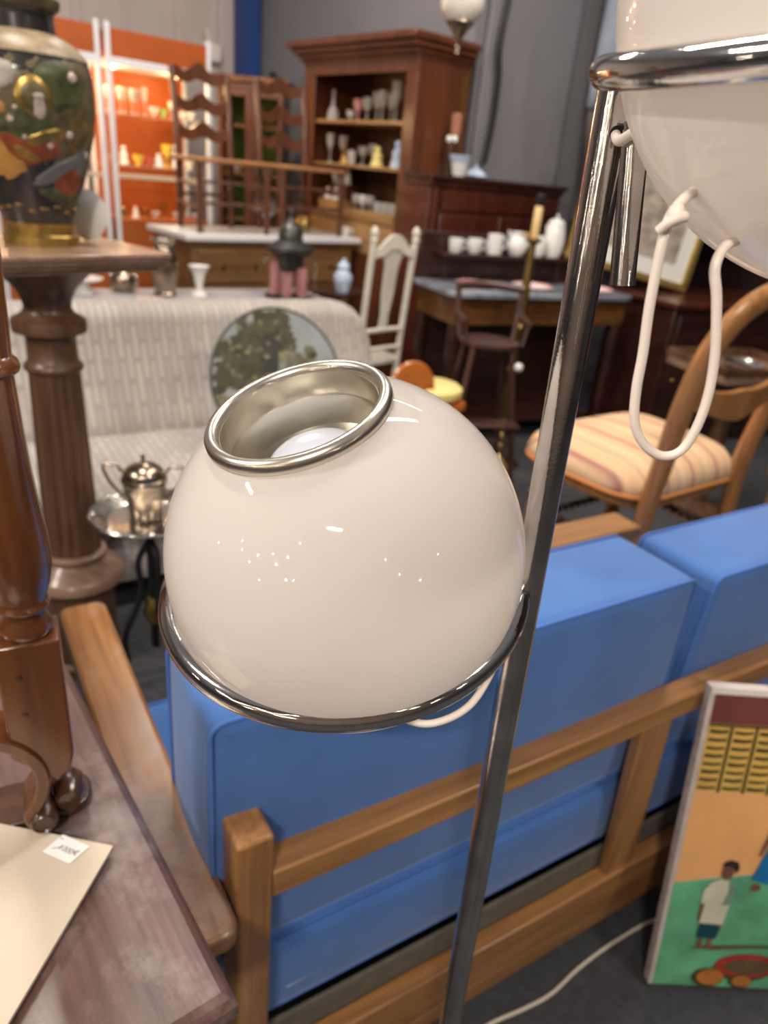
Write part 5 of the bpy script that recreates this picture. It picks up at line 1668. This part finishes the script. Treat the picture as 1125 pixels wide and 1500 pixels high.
KIND = dict(goblet=goblet_bm, tumbler=tumbler_bm, decanter=decanter_bm, figurine=figure_bm, bowl=bowl_bm, candlestick=goblet_bm, bottle=decanter_bm, vase=figure_bm)
ORD = ['first', 'second', 'third', 'fourth', 'fifth', 'sixth', 'seventh', 'eighth', 'ninth', 'tenth', 'eleventh', 'twelfth', 'thirteenth', 'fourteenth', 'fifteenth']


def shelf_row(items, place, pos, z, group, where):
    """items: (x, kind, height, radius, material, colour words)"""
    for k, (x, kind, h, r, m, words, yy) in enumerate(items):
        o = KIND[kind](h, r).build(kind, m, loc=pos(x, yy, z))
        tag(o, '%s %s, %s from left on %s' % (words, kind, ORD[k], where), kind, group)


G1 = []
for k, x in enumerate([-0.690, -0.645, -0.600, -0.556, -0.512, -0.466, -0.420]):
    G1.append((x, 'goblet', 0.155 if k < 6 else 0.17, 0.019, CRYST, 'clear glass', 0.14 + 0.03 * (k % 2)))
G1 += [(-0.365, 'bowl', 0.06, 0.038, CRYST, 'clear glass', 0.12), (-0.285, 'bowl', 0.055, 0.034, GREENG, 'green', 0.15), (-0.215, 'goblet', 0.11, 0.024, CRYST, 'clear glass', 0.16), (-0.150, 'bowl', 0.05, 0.036, CRYST, 'clear glass', 0.12), (-0.07, 'bowl', 0.06, 0.04, PORC, 'white china', 0.14)]
shelf_row(G1, 'orange', ocp, 1.6955, 'glass on the top orange shelf', 'top shelf of lit orange cabinet')
G2 = [(-0.665, 'bowl', 0.06, 0.03, PORC, 'white china', .14), (-0.585, 'vase', 0.12, 0.035, PORC, 'white china', .16), (-0.505, 'bowl', 0.07, 0.040, YELG, 'yellow', .10), (-0.415, 'bowl', 0.065, 0.034, REDG, 'red', .14), (-0.335, 'vase', 0.09, 0.035, PORC, 'cream china', .14), (-0.265, 'goblet', 0.155, 0.036, YELG, 'tall yellow', .16), (-0.195, 'figurine', 0.16, 0.030, PORC, 'white china', .16), (-0.110, 'bowl', 0.07, 0.042, PORC, 'white china', .10)]
shelf_row(G2, 'orange', ocp, 1.3705, 'china on the middle orange shelf', 'middle shelf of lit orange cabinet')
G3 = [(-0.63, 'figurine', 0.10, 0.03, BRASS, 'brass', .12), (-0.545, 'vase', 0.08, 0.026, PORC, 'white china', .10), (-0.46, 'bowl', 0.06, 0.036, BRASS, 'brass', .14), (-0.385, 'bowl', 0.05, 0.036, CRYST, 'glass', .12), (-0.295, 'goblet', 0.11, 0.03, BRASS, 'brass', .18), (-0.22, 'bowl', 0.05, 0.036, CRYST, 'glass', .12), (-0.14, 'goblet', 0.10, 0.028, BRASS, 'brass', .16), (-0.07, 'bowl', 0.045, 0.034, CRYST, 'glass', .12)]
shelf_row(G3, 'orange', ocp, 1.0205, 'small wares on the bottom orange shelf', 'bottom ledge of lit orange cabinet')
G4 = [(-0.98, 'goblet', 0.15, 0.022, CRYST, 'clear glass', .14), (-0.92, 'goblet', 0.15, 0.022, CRYST, 'clear glass', .17), (-0.86, 'goblet', 0.15, 0.022, CRYST, 'clear glass', .14)]
shelf_row(G4, 'orange', ocp, 1.6955, 'glass in the second orange cabinet', 'top shelf beside large vase')

# ================================================================== BOOKCASE WITH GLASSWARE
BB = Vector((-0.046, 5.10, 0))
CB, SB = math.cos(R(-48)), math.sin(R(-48))


def bkp(x, y, z):
    return (BB.x + x * CB - y * SB, BB.y + x * SB + y * CB, z)


bk = thing('bookcase', 'tall open mahogany bookcase with moulded cornice, filled with glassware', 'bookcase', BB, R(-48))
BW = -1.235
MB().box((BW, 0.0, 0.06), (BW + 0.05, 0.44, 2.13)).build('side_panel', BKW, bk)
MB().box((-0.05, 0.0, 0.06), (0, 0.44, 2.13)).build('side_panel', BKW, bk)
MB().box((BW, -0.012, 0.06), (BW + 0.13, 0.0, 2.06)).build('stile', BKW, bk, bevel=0.003)
MB().box((-0.105, -0.012, 0.06), (0, 0.0, 2.06)).build('stile', BKW, bk, bevel=0.003)
MB().box((BW, -0.012, 2.06), (0, 0.0, 2.135)).build('frieze', BKW, bk, bevel=0.003)
MB().box((BW + 0.05, 0.42, 0.06), (-0.05, 0.44, 2.13)).build('back_panel', BKIN, bk)
cn = MB()
for k, (z0, z1, e) in enumerate(((2.13, 2.155, 0.015), (2.155, 2.185, 0.04), (2.185, 2.22, 0.075), (2.22, 2.262, 0.105))):
    cn.box((BW - e, -0.012 - e, z0), (e * 0.6, 0.45, z1))
cn.build('cornice', BKW, bk, bevel=0.008)
for z in (1.790, 1.515, 1.18):
    MB().box((BW + 0.05, 0.012, z - 0.022), (-0.05, 0.42, z)).build('shelf', SHELF, bk, bevel=0.003)
MB().box((0.0005, 0.36, 0.2), (0.012, 0.43, 2.125)).build('side_stile', BURL, bk)
MB().box((BW, -0.02, 0.0), (0, 0.44, 0.10)).build('plinth', BKW, bk, bevel=0.004)
MB().box((BW + 0.13, -0.004, 0.95), (-0.105, 0.012, 1.15)).build('drawer', SHELF, bk, bevel=0.003)
MB().box((BW + 0.13, -0.004, 0.11), (-0.105, 0.012, 0.94)).build('lower_door', BKW, bk, bevel=0.003)
B1_ = [(-1.02, 'decanter', 0.20, 0.040, CRYST, 'slim necked glass', .10), (-0.87, 'bowl', 0.07, 0.035, CRYST, 'clear glass', .15), (-0.80, 'candlestick', 0.14, 0.035, PINKP, 'pink glass', .16), (-0.685, 'goblet', 0.15, 0.035, CRYST, 'clear glass', .15), (-0.60, 'goblet', 0.18, 0.036, CRYST, 'clear glass', .17), (-0.52, 'goblet', 0.19, 0.036, CRYST, 'clear glass', .15), (-0.445, 'goblet', 0.17, 0.03, CRYST, 'clear glass', .17), (-0.365, 'candlestick', 0.24, 0.034, CRYST, 'tall glass', .14), (-0.25, 'candlestick', 0.21, 0.032, PINKP, 'tall pink', .15)]
shelf_row(B1_, 'bookcase', bkp, 1.7905, 'glass on the bookcase top shelf', 'top shelf of mahogany bookcase')
B2_ = [(-1.03, 'goblet', 0.19, 0.030, CRYST, 'tall thin glass', .10), (-0.95, 'goblet', 0.18, 0.034, CRYST, 'clear glass', .16), (-0.87, 'figurine', 0.13, 0.036, BRASS, 'gilt', .12), (-0.79, 'tumbler', 0.09, 0.032, CRYST, 'clear glass', .12), (-0.71, 'goblet', 0.12, 0.034, CRYST, 'clear glass', .16), (-0.62, 'goblet', 0.14, 0.034, CRYST, 'clear glass', .18), (-0.47, 'vase', 0.125, 0.045, YELL, 'pale yellow', .10), (-0.36, 'tumbler', 0.10, 0.034, CRYST, 'clear glass', .20), (-0.235, 'vase', 0.165, 0.046, BLUEP, 'pale blue china', .08)]
shelf_row(B2_, 'bookcase', bkp, 1.5155, 'glass on the bookcase middle shelf', 'middle shelf of mahogany bookcase')
cr = thing('crate', 'shallow pale wooden crate on the bookcase lower shelf', 'crate', bkp(-0.50, 0.10, 1.1805), R(-48))
MB().box((-0.28, -0.09, 0), (0.36, 0.14, 0.012)).build('bottom', SHELF, cr)
for a0, a1 in (((-0.28, -0.09), (0.36, -0.078)), ((-0.28, 0.128), (0.36, 0.14)), ((-0.28, -0.078), (-0.268, 0.128)), ((0.348, -0.078), (0.36, 0.128))):
    MB().box((a0[0], a0[1], 0.0125), (a1[0], a1[1], 0.05)).build('side', SHELF, cr, bevel=0.002)
B3_ = []
for k, x in enumerate((-0.70, -0.62, -0.54, -0.45, -0.37, -0.29, -0.215)):
    B3_.append((x, 'tumbler' if k > 2 else 'goblet', 0.10 if k > 2 else 0.13, 0.034, CRYST if k not in (1,) else PORC, 'clear glass' if k != 1 else 'white china', 0.12))
shelf_row(B3_, 'bookcase', bkp, 1.1931, 'glass in the bookcase crate', 'low crate in mahogany bookcase')
# small white pieces on a two tier box standing on the lower shelf, at the left
bx_ = thing('stepped_box', 'small two tier wooden box at left of the bookcase lower shelf', 'box', bkp(-0.965, 0.13, 1.1805), R(-48))
MB().box((-0.12, -0.08, 0), (0.12, 0.08, 0.09)).build('lower_tier', SHELF, bx_, bevel=0.003)
MB().box((-0.12, 0.0, 0.0905), (0.12, 0.08, 0.195)).build('upper_tier', BKW, bx_, bevel=0.003)
for k, (x, h, knd, y_, z) in enumerate([(-0.08, 0.085, 'bowl', 0.04, 0.1955), (0.0, 0.07, 'figurine', 0.04, 0.1955), (0.08, 0.11, 'vase', 0.04, 0.1955), (-0.05, 0.075, 'figurine', -0.04, 0.0905), (0.05, 0.08, 'vase', -0.04, 0.0905)]):
    o = KIND[knd](h, 0.030).build(knd, PORC, loc=bkp(-0.965 + x, 0.13 + y_, 1.1805 + z))
    tag(o, 'white china %s, %s of five on the two tier box' % (knd, ORD[k]), knd, 'white china on two tier box')

# ================================================================== HANGING GLOBE LAMP
pn = thing('pendant_lamp', 'round opal pendant lamp with brass cup hanging before bookcase', 'pendant lamp', (0.135, 4.20, 2.265))
MB().lathe([(0.046, -0.094)] + [(max(1e-5, 0.106 * math.sin(R(t))), -0.106 * math.cos(R(t))) for t in range(26, 156, 8)] + [(0.042, 0.098)], (0, 0, 0), 40).build('globe', mat('pendant_glass', (0.80, 0.74, 0.66), 0.15, coat=0.4, sss=0.1), pn, angle=80)
MB().lathe([(0.0001, -0.215), (0.008, -0.212), (0.005, -0.20), (0.011, -0.19), (0.006, -0.18), (0.014, -0.165), (0.02, -0.15), (0.042, -0.115), (0.070, -0.088), (0.068, -0.082)], (0, 0, 0), 32).build('brass_cup', TARN, pn)
MB().lathe([(0.05, 0.095), (0.03, 0.12), (0.006, 0.14), (0.006, 1.9)], (0, 0, 0), 16).build('rod', BRASS, pn)
